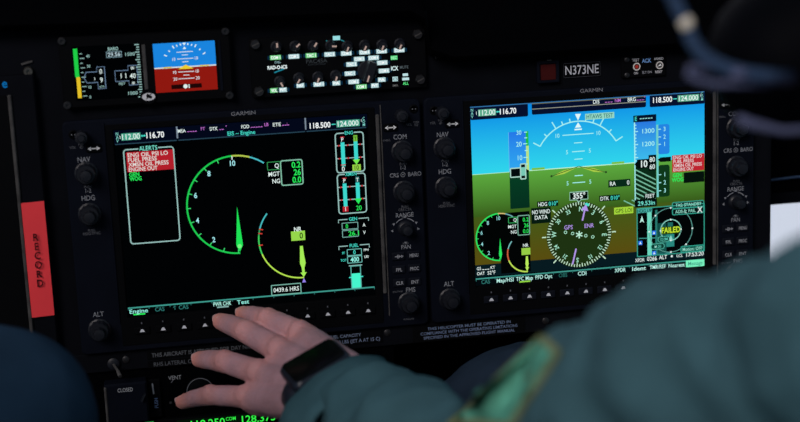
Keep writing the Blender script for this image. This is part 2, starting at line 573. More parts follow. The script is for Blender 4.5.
def display(x0, name, label, cat):
    t = thing(name, W(x0 + 4.25, -1.15, 0), label, cat, 'big screens with knobs down both sides')
    # body and bezel
    bz = B()
    bz.frame((x0 - 1.6, -1.18, x0 + 10.1, 6.62), (x0 - 0.06, -0.06, x0 + 8.36, 6.28), 0.0, 0.28, 0.18, 0.05, 0.05)
    bz = bz.build('bezel', M['bezel'], t)
    B().plate(x0 - 0.2, -0.2, x0 + 8.5, 6.42, 0.0, 0.16, 0.05, 0.02).build('screen_housing', M['black'], t)
    B().frame((x0 - 0.26, -0.98, x0 + 8.54, 6.44), (x0 - 0.03, -0.03, x0 + 8.33, 6.25), 0.26, 0.30, 0.05, 0.03, 0.015).build('screen_surround', M['black'], t)
    g = B().plate(x0 - 0.32, -0.2, x0 - 0.27, 6.5, 0.26, 0.33, 0.02, 0.015)
    g.build('bezel_edge', M['bezel'], t)
    g = B()
    g.plate(x0 + 8.56, 0.05, x0 + 8.68, 6.2, 0.26, 0.36, 0.05, 0.03)
    g.plate(x0 + 8.72, -0.75, x0 + 8.76, 6.5, 0.26, 0.31, 0.01, 0.01)
    o = g.build('edge_strip', M['worn'], t)
    tag(o, 'worn grey metal strip')
    # softkeys
    for i in range(12):
        u = x0 + 0.49 + 0.678 * i if x0 > 1 else x0 + 0.41 + 0.69 * i
        ky = B().plate(u - 0.26, -0.62, u + 0.26, -0.36, 0.26, 0.36, 0.04, 0.03).build('softkey', M['key' if x0 > 1 else 'black'], t)
        a = Ink(d=0.365)
        a.poly([(u - 0.085, -0.53), (u + 0.085, -0.53), (u + 0.03, -0.43), (u - 0.03, -0.43)], (205, 208, 215))
        a.rect(u - 0.02, -0.25, u + 0.02, -0.19, DIM)
        a.build('arrow_mark', ky, 'paint')
    # knobs
    uL, uR = x0 - 0.97, x0 + 9.41
    small_knob(x0 - 1.02, 6.12, t)
    small_knob(uR, 6.12, t)
    for u, v in ((uL, 4.92), (uL, 3.57), (uL, -0.33), (uR, 4.9), (uR, 3.53), (uR, -0.33)):
        knob2(u, v, t)
    j = B().lathe(uR, 2.26, [(0.27, 0.28), (0.25, 0.34), (0.19, 0.38), (0.19, 0.75), (0.15, 0.82), (0.05, 0.84)], 36, (2, 3, 0.05)).build('joystick_knob', M['knob'], t)
    for u, v in ((x0 - 1.27, 6.2), (x0 + 9.86, 6.3)):
        s_ = B().lathe(u, v, [(0.15, 0.26), (0.15, 0.3), (0.11, 0.33), (0.08, 0.28)], 24).build('card_slot_cap', M['black'], t)
        q = Ink(d=0.345)
        q.disc(u - 0.05, v, 0.018, GREY, 8).disc(u + 0.05, v, 0.018, GREY, 8)
        q.build('mark', s_, 'paint')
    for u, v in ((x0 - 0.66, 5.71), (x0 + 9.05, 5.73)):
        ky = B().plate(u - 0.24, v - 0.13, u + 0.24, v + 0.13, 0.26, 0.35, 0.05, 0.03).build('swap_key', M['black'], t)
        a = Ink(d=0.355)
        a.rect(u - 0.12, v - 0.018, u + 0.12, v + 0.018, (215, 215, 215))
        a.poly([(u - 0.2, v), (u - 0.09, v - 0.07), (u - 0.09, v + 0.07)], (225, 225, 225))
        a.poly([(u + 0.2, v), (u + 0.09, v - 0.07), (u + 0.09, v + 0.07)], (225, 225, 225))
        a.build('arrow_mark', ky, 'paint')
    for r, (l1, l2) in enumerate((('D', 'MENU'), ('FPL', 'PROC'), ('CLR', 'ENT'))):
        for c, s_ in enumerate((l1, l2)):
            u, v = x0 + 9.13 + 0.53 * c, 1.31 - 0.465 * r
            ky = B().plate(u - 0.22, v - 0.14, u + 0.22, v + 0.14, 0.26, 0.34, 0.04, 0.03).build('function_key', M['key'], t)
            a = Ink(d=0.345)
            a.text(s_, u, v, 0.115, (150, 152, 158), bold=0.01, wid=0.3 if len(s_) > 3 else None)
            if s_ == 'D':
                a.rect(u - 0.13, v - 0.012, u + 0.13, v + 0.012, (150, 152, 158), lay=2)
                a.poly([(u + 0.17, v), (u + 0.09, v + 0.05), (u + 0.09, v - 0.05)], (150, 152, 158), lay=2)
            a.build('key_legend', ky, 'paint')
    # printing on the bezel
    a = Ink(d=0.284)
    for s_, u, v, h, c in (('NAV', uL - 0.03, 5.37, 0.16, GREY), ('PUSH', uL + 0.02, 4.47, 0.08, DIM), ('1-2', uL + 0.02, 4.34, 0.13, GREY),
                           ('HDG', uL, 4.1, 0.16, GREY), ('PUSH', uL + 0.02, 3.02, 0.08, DIM), ('HDG SYNC', uL + 0.02, 2.92, 0.09, DIM),
                           ('ALT', uL, 0.19, 0.16, GREY), ('VOL', uL - 0.35, 5.78, 0.08, DIM), ('PUSH', uL - 0.08, 5.85, 0.06, DIM), ('ID', uL - 0.08, 5.76, 0.08, DIM),
                           ('COM', uR - 0.05, 5.39, 0.16, GREY), ('PUSH', uR + 0.02, 4.47, 0.08, DIM), ('1-2', uR + 0.02, 4.34, 0.13, GREY),
                           ('VOL', uR + 0.28, 5.78, 0.08, DIM), ('PUSH', uR + 0.52, 5.85, 0.06, DIM), ('SQ', uR + 0.52, 5.76, 0.08, DIM),
                           ('EMERG', uR - 0.5, 5.3, 0.06, DIM), ('CRS', uR - 0.3, 4.1, 0.14, GREY), ('BARO', uR + 0.4, 4.1, 0.14, GREY),
                           ('PUSH', uR + 0.02, 3.0, 0.08, DIM), ('CRS CTR', uR + 0.02, 2.9, 0.09, DIM), ('RANGE', uR, 2.72, 0.15, GREY),
                           ('PUSH', uR, 1.73, 0.07, DIM), ('PAN', uR, 1.61, 0.14, GREY), ('FMS', uR + 0.1, 0.1, 0.16, GREY),
                           ('DFLT MAP', uR - 0.35, 0.07, 0.06, DIM), ('PUSH CRSR', uR, -0.93, 0.06, DIM)):
        q = Ink(d=0.284)
        q.text(s_, u, v, h, c, bold=0.008)
        q.build('legend', bz, 'paint')
    a.arc(uR, 4.1, 0.075, 0, 360, 0.018, GREY, 16)
    a.disc(uR, 4.1, 0.025, GREY, 8)
    a.arc(uR, 2.2, 0.4, -50, -12, 0.03, GREY, 8)
    a.arc(uR, 2.2, 0.4, 12, 50, 0.03, GREY, 8)
    for an in (0, 90, 180, 270, 60, -60):
        p = a.pol(uR, 2.2, 0.42, an)
        e = a.pol(uR, 2.2, 0.5, an)
        q1, q2 = a.pol(uR, 2.2, 0.42, an - 7), a.pol(uR, 2.2, 0.42, an + 7)
        a.poly([e, q1, q2], GREY)
    q = Ink(d=0.302)
    q.text('GARMIN', x0 + 4.2, 6.53, 0.12, (118, 120, 126), bold=0.01, wid=0.8)
    q.build('maker_name', bz, 'paint')
    a.build('range_marks', bz, 'paint')
    # backplate of the screen
    s = Ink(x0, 6.22, SX, SY, 0.17)
    return t, s


# ============ left screen: engine page
mfd, s = display(0.0, 'cockpit_display', 'black framed screen on the left showing a green engine dial on black', 'display screen')
s.rect(0, 0, 1024, 768, BLK)
scr = s.build('screen', mfd)


def layer(x0):
    a = Ink(x0, 6.22, SX, SY, 0.17)
    a.lay = 1
    return a


def freq_text(a, pfd=False):
    hl = (70, 160, 135) if not pfd else (92, 170, 140)
    a.lay = 2
    for i, c in enumerate('NAV'):
        a.text(c, 13 if not pfd else 7, 14 + 14 * i, 12, (130, 215, 205))
    o = 0 if not pfd else 4
    a.text('1', 24 + o * 0.3, 28, 13, WHT)
    a.rect(29 + o, 14, 105 + o, 42, hl)
    a.text('112.00', 67 + o, 28, 22, WHT, wid=70, lay=3)
    a.line(108 + o, 28, 122 + o, 28, 4, CYN)
    a.poly([(105 + o, 28), (112 + o, 23), (112 + o, 33)], CYN)
    a.poly([(126 + o, 28), (119 + o, 23), (119 + o, 33)], CYN)
    a.text('116.70', 198 - o * 0.5, 28, 23, (250, 255, 255), 'r', 0.016, wid=70)
    o = 0 if not pfd else 8
    y = 34 if not pfd else 24
    a.text('118.500', 786 + o, y, 22, (250, 255, 255), 'l', 0.016, wid=85)
    a.line(876 + o, y, 892 + o, y, 4, CYN)
    a.rect(896 + o, y - 14, 992 + o, y + 14, hl)
    a.text('124.000', 944 + o, y, 21, WHT, wid=86, lay=3)
    a.text('1', 999 + o, y - 8, 11, WHT)
    for i, c in enumerate('COM'):
        a.text(c, 1009 + o * 0.5, y - 16 + 13 * i, 11, (130, 215, 205))


a = layer(0)
a.rect(0, 0, 1024, 54, NAVY)
for x0_, x1_ in ((2, 247), (253, 766), (772, 1018)):
    a.line(x0_, 56, x1_, 56, 4, (38, 66, 82), lay=2)
for x in (250, 769):
    a.line(x, 0, x, 48, 6, (120, 135, 150), lay=2)
freq_text(a)
for s_, x, x2, u in (('MSA', 253, 362, 'FT'), ('DTK', 381, 450, '°'), ('FOD', 508, 618, 'LB'), ('ETE', 636, 712, ':')):
    a.text(s_, x, 19, 14, WHT, 'l', wid=32)
    w = x2 - x - 38 - (22 if len(u) == 2 else 6)
    for i in range(max(2, int(w / 10))):
        a.line(x + 38 + i * 10, 24, x + 46 + i * 10, 24, 3, MAG)
    if u == ':': a.text(u, x + 58, 17, 10, MAG)
    else: a.text(u, x2, 16, 13, MAG, 'r')
a.text('EIS – Engine', 507, 43, 16, CYN, wid=112)
a.build('frequency_bar', scr)

a = layer(0)
a.rbox(33, 80, 231, 467, 12, 5, PALE)
a.rect(92, 74, 170, 86, BLK, lay=2)
a.text('ALERTS', 131, 79, 18, (120, 225, 205), wid=72, lay=3)
a.rect(42, 91, 229, 172, (178, 30, 42))
for i, s_ in enumerate(('ENG OIL PSI LO', 'FUEL PRESS', 'XMSN OIL PRESS', 'ENGINE OUT')):
    a.text(s_, 48, 103 + 19.5 * i, 16, (225, 220, 215), 'l', 0.014, wid=len(s_) * 11.4, lay=2)
a.text('GEN', 48, 182, 16, GRN, 'l', 0.025, wid=40)
a.text('WOG', 48, 200, 16, GRN, 'l', 0.025, wid=48)
a.build('alert_list', scr)

a = layer(0)
cx, cy, R0 = 471, 338, 203
a.arc(cx, cy, R0, 180, 357, 7, (30, 200, 80), 60)
a.arc(cx, cy, R0, 357, 378, 7, (175, 195, 75), 10)
a.arc(cx, cy, R0, 378, 396, 6, (75, 190, 200), 10)
for i in range(11):
    an = 182 + 17.55 * i
    p, q = a.pol(cx, cy, R0, an), a.pol(cx, cy, R0 - 16, an)
    a.line(*p, *q, 4, (60, 215, 110) if i < 10 else WHT)
for i in (2, 4, 6, 8, 10):
    p = a.pol(cx, cy, 173, 182 + 17.55 * i)
    a.text(str(i), *p, 21, (165, 235, 240), bold=0.02)
a.poly([(470, 346), (458, 490), (457, 508), (470, 536), (484, 508), (483, 490)], (30, 225, 85), lay=2)
a.disc(470, 512, 9, (120, 245, 130), 12, lay=3)
a.box(604, 172, 656, 204, 3, (50, 150, 80))
a.text('Q', 642, 188, 18, WHT)
a.text('MGT', 652, 222, 18, WHT, 'r', wid=46)
a.text('NG', 652, 252, 18, WHT, 'r')
a.rbox(658, 170, 746, 272, 8, 5, (130, 190, 165), BLK)
for i, s_ in enumerate(('0.2', '26', '0.0')):
    a.text(s_, 739, 190 + 31 * i, 24, GRN, 'r', 0.02, lay=2)
a.build('torque_gauge', scr)

a = layer(0)
cx, cy, R0 = 722, 495, 172
a.arc(cx, cy, R0, 178, 250, 6, (180, 225, 80), 30)
a.arc(cx, cy, R0, 250, 277, 6, (60, 205, 90), 12)
a.arc(cx, cy, R0, 277, 286, 6, (50, 150, 90), 5)
a.arc(cx, cy, R0, 286, 310, 6, (70, 185, 190), 10)
for an in (263, 280, 286):
    p, q = a.pol(cx, cy, R0 + 3, an), a.pol(cx, cy, R0 - 14, an)
    a.line(*p, *q, 5, (200, 60, 50), lay=2)
a.text('NR', 713, 460, 18, WHT, bold=0.015)
a.rect(684, 468, 742, 508, (150, 215, 75))
a.text('0', 726, 488, 24, (10, 25, 8), lay=2)
a.poly([(718, 532), (730, 532), (733, 570), (738, 605), (732, 625), (732, 645), (740, 645), (727, 665), (714, 645), (722, 645), (720, 625), (714, 605), (716, 570)], (165, 235, 85), lay=2)
a.poly([(727, 668), (735, 688), (719, 688)], (150, 130, 235), lay=2)
a.box(590, 690, 712, 732, 4, (120, 180, 165))
a.text('0439.6 HRS', 651, 711, 18, WHT, wid=106, lay=2)
a.build('rotor_gauge', scr)

a = layer(0)
for (y0, y1, ttl, lv) in ((73, 237, 'ENG', (124, 178)), (245, 410, 'XMSN', (298, 352))):
    a.rbox(888, y0, 1004, y1, 12, 5, PALE)
    w = 40 if ttl == 'ENG' else 50
    a.rect(945 - w / 2, y0 - 6, 945 + w / 2, y0 + 6, BLK, lay=2)
    a.text(ttl, 945, y0, 14, CYN, lay=3)
    for y in lv:
        a.line(890, y, 1002, y, 4, (150, 190, 185))
        for x in (897, 934, 985):
            a.line(x, y, x + 8, y, 6, (190, 40, 50), lay=2)
    for x in (917, 971):
        a.rect(x - 8, y0 + 22, x + 8, y0 + (138 if x < 950 else 118), (60, 215, 205), lay=2)
    for x, c in ((917, 'P'), (971, 'T')):
        a.rect(x - 8, y0 + 12, x + 8, y0 + 38, (20, 10, 14) if c == 'P' else (120, 190, 60) if ttl == 'ENG' else (30, 90, 90), lay=3)
        a.text(c, x, y0 + 26, 16, WHT if c == 'P' else (30, 80, 30) if ttl == 'ENG' else WHT, lay=4)
    a.line(908, y0 + 16, 926, y0 + 16, 4, (190, 40, 50), lay=4)
a.text('0', 915, 222, 20, WHT, lay=3)
a.line(905, 205, 926, 205, 4, (190, 40, 50), lay=3)
a.poly([(956, 186), (986, 186), (971, 208)], (120, 235, 80), lay=3)
a.rect(953, 207, 988, 233, (150, 210, 70), lay=3)
a.text('10', 971, 220, 18, (20, 50, 10), lay=4)
a.rect(904, 380, 928, 402, (180, 30, 42), lay=3)
a.text('1', 916, 391, 16, WHT, lay=4)
a.poly([(956, 350), (986, 350), (971, 374)], (40, 235, 90), lay=3)
a.text('20', 972, 390, 19, GRN, lay=3)
a.pline([(884, 448), (884, 435), (922, 435)], 4, PALE)
a.pline([(968, 435), (1010, 435), (1010, 448)], 4, PALE)
a.text('GEN', 945, 435, 14, CYN)
a.box(898, 450, 964, 477, 3, (120, 175, 165))
a.text('0', 918, 464, 17, GRN)
a.box(898, 482, 964, 510, 3, (120, 175, 165))
a.text('26.1', 945, 496, 19, GRN, 'c', 0.012, wid=44)
a.text('A', 990, 464, 14, WHT)
a.text('V', 990, 496, 14, WHT)
a.pline([(880, 562), (880, 548), (918, 548)], 4, PALE)
a.pline([(968, 548), (1008, 548), (1008, 562)], 4, PALE)
a.text('FUEL', 944, 548, 14, CYN)
a.box(914, 564, 974, 590, 3, (110, 190, 180))
a.text('0', 944, 577, 17, CYN)
a.box(914, 594, 974, 622, 3, (110, 190, 180))
a.text('400', 944, 608, 19, (150, 250, 235), bold=0.02)
a.text('FF', 898, 577, 10, CYN)
a.text('TOT', 897, 608, 10, CYN)
a.text('PPH', 994, 571, 10, WHT)
a.text('LBS', 994, 600, 10, WHT)
a.box(926, 636, 966, 732, 4, (90, 170, 160))
a.line(918, 634, 974, 634, 4, PALE)
a.rect(928, 668, 964, 730, (70, 245, 205), lay=2)
a.line(916, 684, 928, 684, 5, CYN, lay=2)
a.line(964, 684, 976, 684, 5, CYN, lay=2)
a.build('engine_bars', scr)


def softkeys(a, items, y):
    a.line(0, y - 15, 1022, y - 15, 6, TEAL)
    for i in range(13):
        x = min(max(i * 85.3, 2), 1021)
        a.line(x, y - 15, x, y - 5, 3, (45, 110, 105))
    for i, s_, c, un in items:
        a.text(s_, 42.6 + 85.3 * i, y, 17, c, 'c', 0.012, wid=min(74, len(s_) * 12.5))
        if un: a.line(20 + 85.3 * i, y + 14, 68 + 85.3 * i, y + 14, 6, un)


a = layer(0)
softkeys(a, ((0, 'Engine', (150, 240, 225), GRN), (1, 'CAS', (48, 118, 112), None), (2, '↑ CAS', (48, 118, 112), None),
             (4, 'PWR CHK', (180, 245, 230), (130, 170, 165)), (5, 'Test', (150, 240, 225), None)), 749)
a.build('softkey_labels', scr)

# ============ right screen: primary flight page
X1 = 11.817
pfd, s = display(X1, 'cockpit_display', 'black framed screen on the right showing blue sky over green ground', 'display screen')
HZ = 287
s.rect(0, 0, 1024, HZ, (4, 134, 230), (48, 214, 236))
s.rect(0, HZ, 1024, 470, (92, 168, 62), (56, 92, 26))
s.rect(0, 470, 1024, 678, (66, 90, 24), (88, 76, 16))
s.rect(0, 678, 1024, 768, (3, 9, 13))
s.rect(0, 678, 1024, 730, (7, 26, 32), lay=0.4)
scr = s.build('screen', pfd)

a = layer(X1)
for x0_, x1_, y1_ in ((0, 246, 55), (264, 762, 50), (780, 1024, 52)):
    a.rbox(x0_, -6 + 8, x1_, y1_, 6, 2, (10, 40, 80), (6, 16, 44))
a.line(0, 2, 1024, 2, 4, (50, 110, 160), lay=2)
a.line(264, 27, 762, 27, 3, (150, 155, 140), lay=2)
a.line(264, 5, 762, 5, 3, (110, 110, 80), lay=2)
freq_text(a, True)
a.text('DIS', 530, 14, 16, WHT, 'l', lay=2)
a.text('BRG', 682, 14, 16, WHT, 'l', lay=2)
for x in list(range(582, 618, 12)) + list(range(722, 750, 12)):
    a.line(x, 19, x + 9, 19, 3, MAG, lay=2)
a.text('NM', 638, 14, 14, MAG, lay=2)
a.text('°', 757, 12, 14, MAG, lay=2)
a.rect(494, 62, 622, 88, (150, 215, 195))
a.text('HTAWS TEST', 558, 75, 17, (40, 110, 110), wid=116, lay=2)
a.build('frequency_bar', scr)

a = layer(X1)
cx, cy, R0 = 462, 283, 192
LB = (165, 240, 240)
a.arc(cx, cy, R0, -60, 60, 5, LB, 40)
for an, l in ((-60, 34), (-45, 16), (-30, 34), (-20, 16), (-10, 16), (10, 16), (20, 16), (30, 34), (45, 16), (60, 34)):
    a.line(*a.pol(cx, cy, R0, an), *a.pol(cx, cy, R0 + l, an), 5, LB)
a.poly([(450, 60), (476, 60), (463, 88)], (225, 250, 250))
a.poly([(463, 96), (449, 118), (477, 118)], (225, 250, 250))
a.line(447, 126, 479, 126, 6, (225, 250, 250))
for y, h, n_ in ((147, 68, '10'), (183, 18, ''), (220, 28, '5'), (253, 18, ''), (324, 18, ''), (354, 28, '5')):
    a.line(462 - h, y, 462 + h, y, 4, LB)
    if n_:
        a.text(n_, 462 - h - 22, y, 17, LB)
        a.text(n_, 462 + h + 22, y, 17, LB)
a.line(240, HZ, 710, HZ, 4, (190, 240, 205))
a.line(0, HZ, 160, HZ, 3, (170, 230, 190))
for x in (285, 636):
    a.rect(x - 28, HZ - 10, x + 28, HZ - 1, (120, 190, 70), lay=2)
for sg in (-1, 1):
    a.poly([(462, 285), (462 + sg * 70, 298), (462 + sg * 116, 318), (462 + sg * 66, 313)], (172, 205, 72), lay=2)
    a.line(462, 284, 462 + sg * 118, 318, 3, (50, 90, 40), lay=3)
    a.disc(462 + sg * 120, 318, 5, (40, 70, 30), 8, lay=3)
a.rect(592, 355, 690, 386, (8, 40, 26))
a.text('RA', 612, 370, 17, WHT, lay=2)
a.text('0', 680, 370, 18, WHT, lay=2)
a.rect(878, 268, 1023, 341, (190, 36, 48))
for i, s_ in enumerate(('ENG OIL PSI LO', 'FUEL PRESS', 'XMSN OIL PRESS', 'ENGINE OUT')):
    a.text(s_, 883, 278 + 17.5 * i, 14, (230, 215, 215), 'l', 0.012, wid=len(s_) * 9.2, lay=2)
a.rect(930, 346, 1023, 392, (5, 18, 12))
a.text('GEN', 900, 355, 16, GRN, bold=0.03)
a.text('WOG', 902, 375, 16, GRN, bold=0.03)
a.build('attitude_display', scr)

a = layer(X1)
a.rect(160, 118, 234, HZ, (38, 120, 232), (48, 170, 240))
a.rect(160, HZ, 244, 446, (6, 62, 36), (5, 46, 30))
a.line(160, 118, 160, HZ, 2, (110, 190, 240), lay=2)
a.rect(234, 118, 246, 180, (30, 185, 70), lay=2)
a.rect(234, 180, 246, HZ, (185, 225, 130), lay=2)
a.text('30', 205, 122, 18, LB, lay=2)
a.text('20', 204, 171, 20, LB, lay=2)
a.text('10', 207, 229, 20, LB, lay=2)
for y in (122, 146, 171, 200, 229, 258):
    a.line(222 if y in (171, 229) else 228, y, 240, y, 4, LB, lay=3)
a.box(164, 272, 214, 310, 5, (170, 215, 200), (3, 10, 12), lay=3)
a.box(208, 256, 230, 320, 5, (170, 215, 200), (3, 10, 12), lay=4)
a.rect(210, 270, 228, 306, (120, 200, 180), lay=6)
a.poly([(246, 287), (232, 278), (232, 296)], (3, 10, 12), lay=6)
a.build('airspeed_tape', scr)

a = layer(X1)
a.rect(708, 112, 806, HZ, (40, 118, 222), (62, 190, 238))
a.rect(708, HZ, 806, 452, (10, 44, 26), (12, 38, 18))
for i in range(9):
    y = 316 + 20 * i
    x1_ = 804
    y2 = y + 52
    if y2 > 448:
        x1_ = 710 + (448 - y) * 94 / 52
        y2 = 448
    a.line(710, y, x1_, y2, 5, (120, 190, 160), lay=2)
a.line(711, 112, 711, 452, 5, LB, lay=2)
for i in range(13):
    y = 125 + i * 14
    a.line(711, y, 726 if i % 4 == 2 else 719, y, 4, LB, lay=3)
a.rect(706, 84, 808, 113, (4, 16, 40), lay=3)
a.text('E', 717, 98, 18, CYN, lay=4)
for x in range(734, 784, 12):
    a.line(x, 99, x + 9, 99, 4, (150, 220, 215), lay=4)
a.text('1300', 772, 153, 19, LB, wid=54, lay=3)
a.text('1200', 772, 209, 19, LB, wid=54, lay=3)
a.poly([(708, 294), (720, 282), (720, 274), (772, 274), (772, 258), (806, 258), (806, 326), (772, 326), (772, 314), (720, 314), (720, 306)], (3, 12, 12), lay=4)
a.text('10', 752, 294, 28, WHT, bold=0.02, lay=5)
a.text('80', 788, 278, 20, WHT, lay=5)
a.text('60', 788, 309, 20, WHT, lay=5)
a.rect(750, 424, 806, 448, (4, 22, 18), lay=4)
a.text('FEET', 777, 436, 16, WHT, lay=5)
a.rect(708, 450, 808, 482, (3, 14, 14), lay=4)
a.text('29.53in', 760, 466, 18, (120, 235, 215), wid=76, lay=5)
# vertical speed scale
a.rbox(816, 130, 866, 258, 10, 1, (40, 130, 220), (36, 132, 226))
a.rbox(816, 306, 866, 444, 10, 1, (14, 56, 26), (14, 56, 26))
a.line(812, 130, 812, 444, 9, (115, 205, 200), lay=3)
for y, s_ in ((150, '3'), (183, '2'), (215, '1'), (347, '1'), (382, '2'), (417, '3')):
    a.line(817, y, 828, y, 4, LB, lay=3)
    a.text(s_, 844, y, 18, LB, lay=3)
a.poly([(812, 281), (826, 272), (872, 272), (872, 292), (826, 292)], (4, 16, 16), lay=4)
a.build('altitude_tape', scr)

a = layer(X1)
cx, cy, R0 = 459, 581, 142
a.disc(cx, cy, R0 + 2, (30, 50, 18), 64)
for i in range(72):
    an = i * 5 + 5
    l = 16 if i % 2 == 0 else 11
    a.line(*a.pol(cx, cy, R0, an), *a.pol(cx, cy, R0 - l, an), 4, (200, 235, 205), lay=2)
for i, s_ in enumerate(('N', '3', '6', 'E', '12', '15', 'S', '21', '24', 'W', '30', '33')):
    an = 5 + 30 * i
    a.text(s_, *a.pol(cx, cy, R0 - 30, an), 20 if len(s_) == 1 else 17, (170, 235, 205), bold=0.015, rot=an, lay=2)
for an in (-90, 90, -45, 45, -135, 135):
    a.line(*a.pol(cx, cy, R0 + 4, an), *a.pol(cx, cy, R0 + 22, an), 5, (200, 235, 205), lay=2)
a.poly([(cx, cy - R0 + 4), (cx - 12, cy - R0 - 14), (cx + 12, cy - R0 - 14)], (190, 240, 220), lay=3)
a.poly([a.pol(cx, cy, R0 - 2, 12), a.pol(cx, cy, R0 - 2, 20), a.pol(cx, cy, R0 - 14, 20), a.pol(cx, cy, R0 - 14, 12)], CYN, lay=3)
PUR = (178, 150, 232)
C = 14
a.line(*a.pol(cx, cy, 62, C), *a.pol(cx, cy, 118, C), 7, PUR, lay=4)
p = a.pol(cx, cy, 134, C)
a.poly([p, a.pol(cx, cy, 108, C - 9), a.pol(cx, cy, 108, C + 9)], PUR, lay=4)
a.line(*a.pol(cx, cy, 62, C + 180), *a.pol(cx, cy, 132, C + 180), 7, PUR, lay=4)
for k in (-62, -30, 30, 62):
    a.arc(*a.pol(cx, cy, k, C + 90), 6, 0, 360, 3, (170, 230, 200), 10, lay=3)
for an in (0, 60, 120):
    a.line(*a.pol(cx, cy, 16, an), *a.pol(cx, cy, 16, an + 180), 5, (190, 240, 215), lay=4)
a.text('GPS', 412, 545, 18, PUR, lay=3)
a.text('ENR', 504, 545, 18, PUR, lay=3)
a.poly([(420, 394), (500, 394), (500, 428), (470, 428), (460, 438), (450, 428), (420, 428)], (3, 12, 10), lay=4)
a.pline([(420, 394), (500, 394), (500, 428), (470, 428), (460, 438), (450, 428), (420, 428), (420, 394)], 4, (150, 200, 180), lay=5)
a.text('355°', 461, 411, 24, WHT, bold=0.02, lay=6)
for x, s1 in ((277, 'HDG'), (551, 'DTK')):
    a.rect(x, 423 if x < 400 else 419, x + 92, 448 if x < 400 else 444, (5, 22, 14))
    a.text(s1, x + 5, 436 if x < 400 else 432, 16, WHT, 'l', wid=38, lay=2)
    a.text('010°', x + 50, 436 if x < 400 else 432, 17, CYN, 'l', wid=40, lay=2)
a.rect(250, 450, 336, 518, (6, 26, 16))
a.text('NO WIND', 293, 468, 17, WHT, wid=78, lay=2)
a.text('DATA', 293, 492, 17, WHT, lay=2)
a.rect(616, 476, 702, 506, (165, 215, 60))
a.text('GPS LOI', 659, 491, 17, (50, 80, 20), wid=74, lay=2)
a.build('compass_rose', scr)

a = layer(X1)
a.rect(112, 461, 242, 724, (2, 4, 4))
a.disc(110, 563, 101, (2, 4, 4), 48)
cx, cy, R0 = 110, 563, 102
a.arc(cx, cy, R0, 180, 357, 6, (40, 225, 95), 50, lay=2)
a.arc(cx, cy, R0, 357, 375, 5, (215, 190, 120), 8, lay=2)
a.arc(cx, cy, R0, 375, 396, 5, (110, 170, 175), 8, lay=2)
for i in range(11):
    an = 182 + 17.55 * i
    a.line(*a.pol(cx, cy, R0, an), *a.pol(cx, cy, R0 - 10, an), 3, (60, 225, 110), lay=2)
for i in (2, 4, 6, 8, 10):
    a.text(str(i), *a.pol(cx, cy, 82, 182 + 17.55 * i), 16, (150, 225, 225), lay=2)
a.poly([(111, 568), (104, 640), (111, 664), (118, 640)], (40, 230, 95), lay=3)
a.box(150, 482, 186, 506, 3, (50, 170, 90), lay=2)
a.text('Q', 178, 494, 14, WHT, lay=3)
a.text('MGT', 184, 522, 14, WHT, 'r', lay=3)
a.text('NG', 184, 546, 14, WHT, 'r', lay=3)
a.rbox(190, 478, 241, 562, 5, 4, (120, 175, 155), (2, 4, 4), lay=2)
for i, s_ in enumerate(('0.2', '26', '0.0')):
    a.text(s_, 237, 496 + 25 * i, 17, GRN, 'r', lay=3)
cx, cy, R0 = 226, 640, 84
a.arc(cx, cy, R0, 178, 250, 6, (190, 225, 85), 24, lay=2)
a.arc(cx, cy, R0, 250, 285, 6, (200, 90, 60), 10, lay=2)
a.arc(cx, cy, R0, 285, 310, 5, (120, 190, 190), 8, lay=2)
a.text('NR', 222, 608, 14, WHT, lay=3)
a.rect(203, 620, 242, 650, (150, 205, 70), lay=3)
a.poly([(222, 656), (230, 656), (233, 690), (230, 704), (234, 704), (226, 724), (218, 704), (222, 704), (219, 690)], (185, 235, 90), lay=3)
a.text('GS', 6, 693, 13, WHT, 'l', lay=2)
for x in (30, 41, 52):
    a.line(x, 699, x + 8, 699, 3, WHT, lay=2)
a.text('KT', 66, 693, 13, WHT, 'l', lay=2)
a.text('OAT', 6, 715, 13, WHT, 'l', lay=2)
a.text('52°F', 52, 715, 15, WHT, 'l', lay=2)
a.build('engine_inset', scr)

a = layer(X1)
TL = (52, 160, 140)
a.rect(718, 488, 1022, 700, (2, 5, 6))
a.box(718, 488, 1022, 700, 4, TL, lay=4)
a.rect(764, 492, 784, 698, (110, 215, 190), lay=2)
a.rect(800, 500, 810, 698, (40, 120, 110), lay=2)
for q in ((812, 560, 850, 698, (18, 78, 72)), (846, 612, 886, 668, (40, 135, 125)), (856, 560, 880, 600, (30, 105, 98)), (800, 690, 870, 700, (40, 120, 120))):
    a.rect(*q[:4], q[4], lay=1.6)
a.line(726, 620, 860, 626, 4, (60, 150, 140), lay=2)
a.arc(870, 594, 46, 0, 360, 4, (140, 215, 200), 36, lay=3)
a.arc(870, 594, 98, -160, 200, 3, (95, 160, 150), 48, lay=3)
for an in range(0, 360, 45):
    a.disc(*a.pol(870, 594, 98, an), 4, WHT, 8, lay=4)
for an in (0, 90, 180, 270):
    a.disc(*a.pol(870, 594, 46, an), 4, WHT, 8, lay=4)
for x, y in ((794, 600), (732, 640), (794, 690)):
    a.rect(x - 9, y - 9, x + 9, y + 9, (40, 120, 235), lay=3)
    a.poly([(x, y - 6), (x - 5, y + 5), (x + 5, y + 5)], WHT, lay=4)
for x, y, w in ((838, 632, 52), (810, 662, 60)):
    a.rbox(x - w / 2, y - 12, x + w / 2, y + 12, 11, 3, (80, 180, 160), (10, 60, 50), lay=4)
    a.text('10.0M' if w < 55 else '10.20', x, y, 12, (90, 200, 180), lay=5)
a.rect(826, 578, 914, 610, (40, 75, 15), lay=5)
a.text('FAILED', 870, 593, 24, (215, 245, 55), bold=0.015, wid=84, lay=6)
a.poly([(870, 616), (862, 636), (878, 636)], (140, 215, 200), lay=5)
a.rect(720, 490, 786, 508, (70, 170, 160), lay=4)
a.text('HDG UP', 752, 499, 14, (8, 40, 40), lay=5)
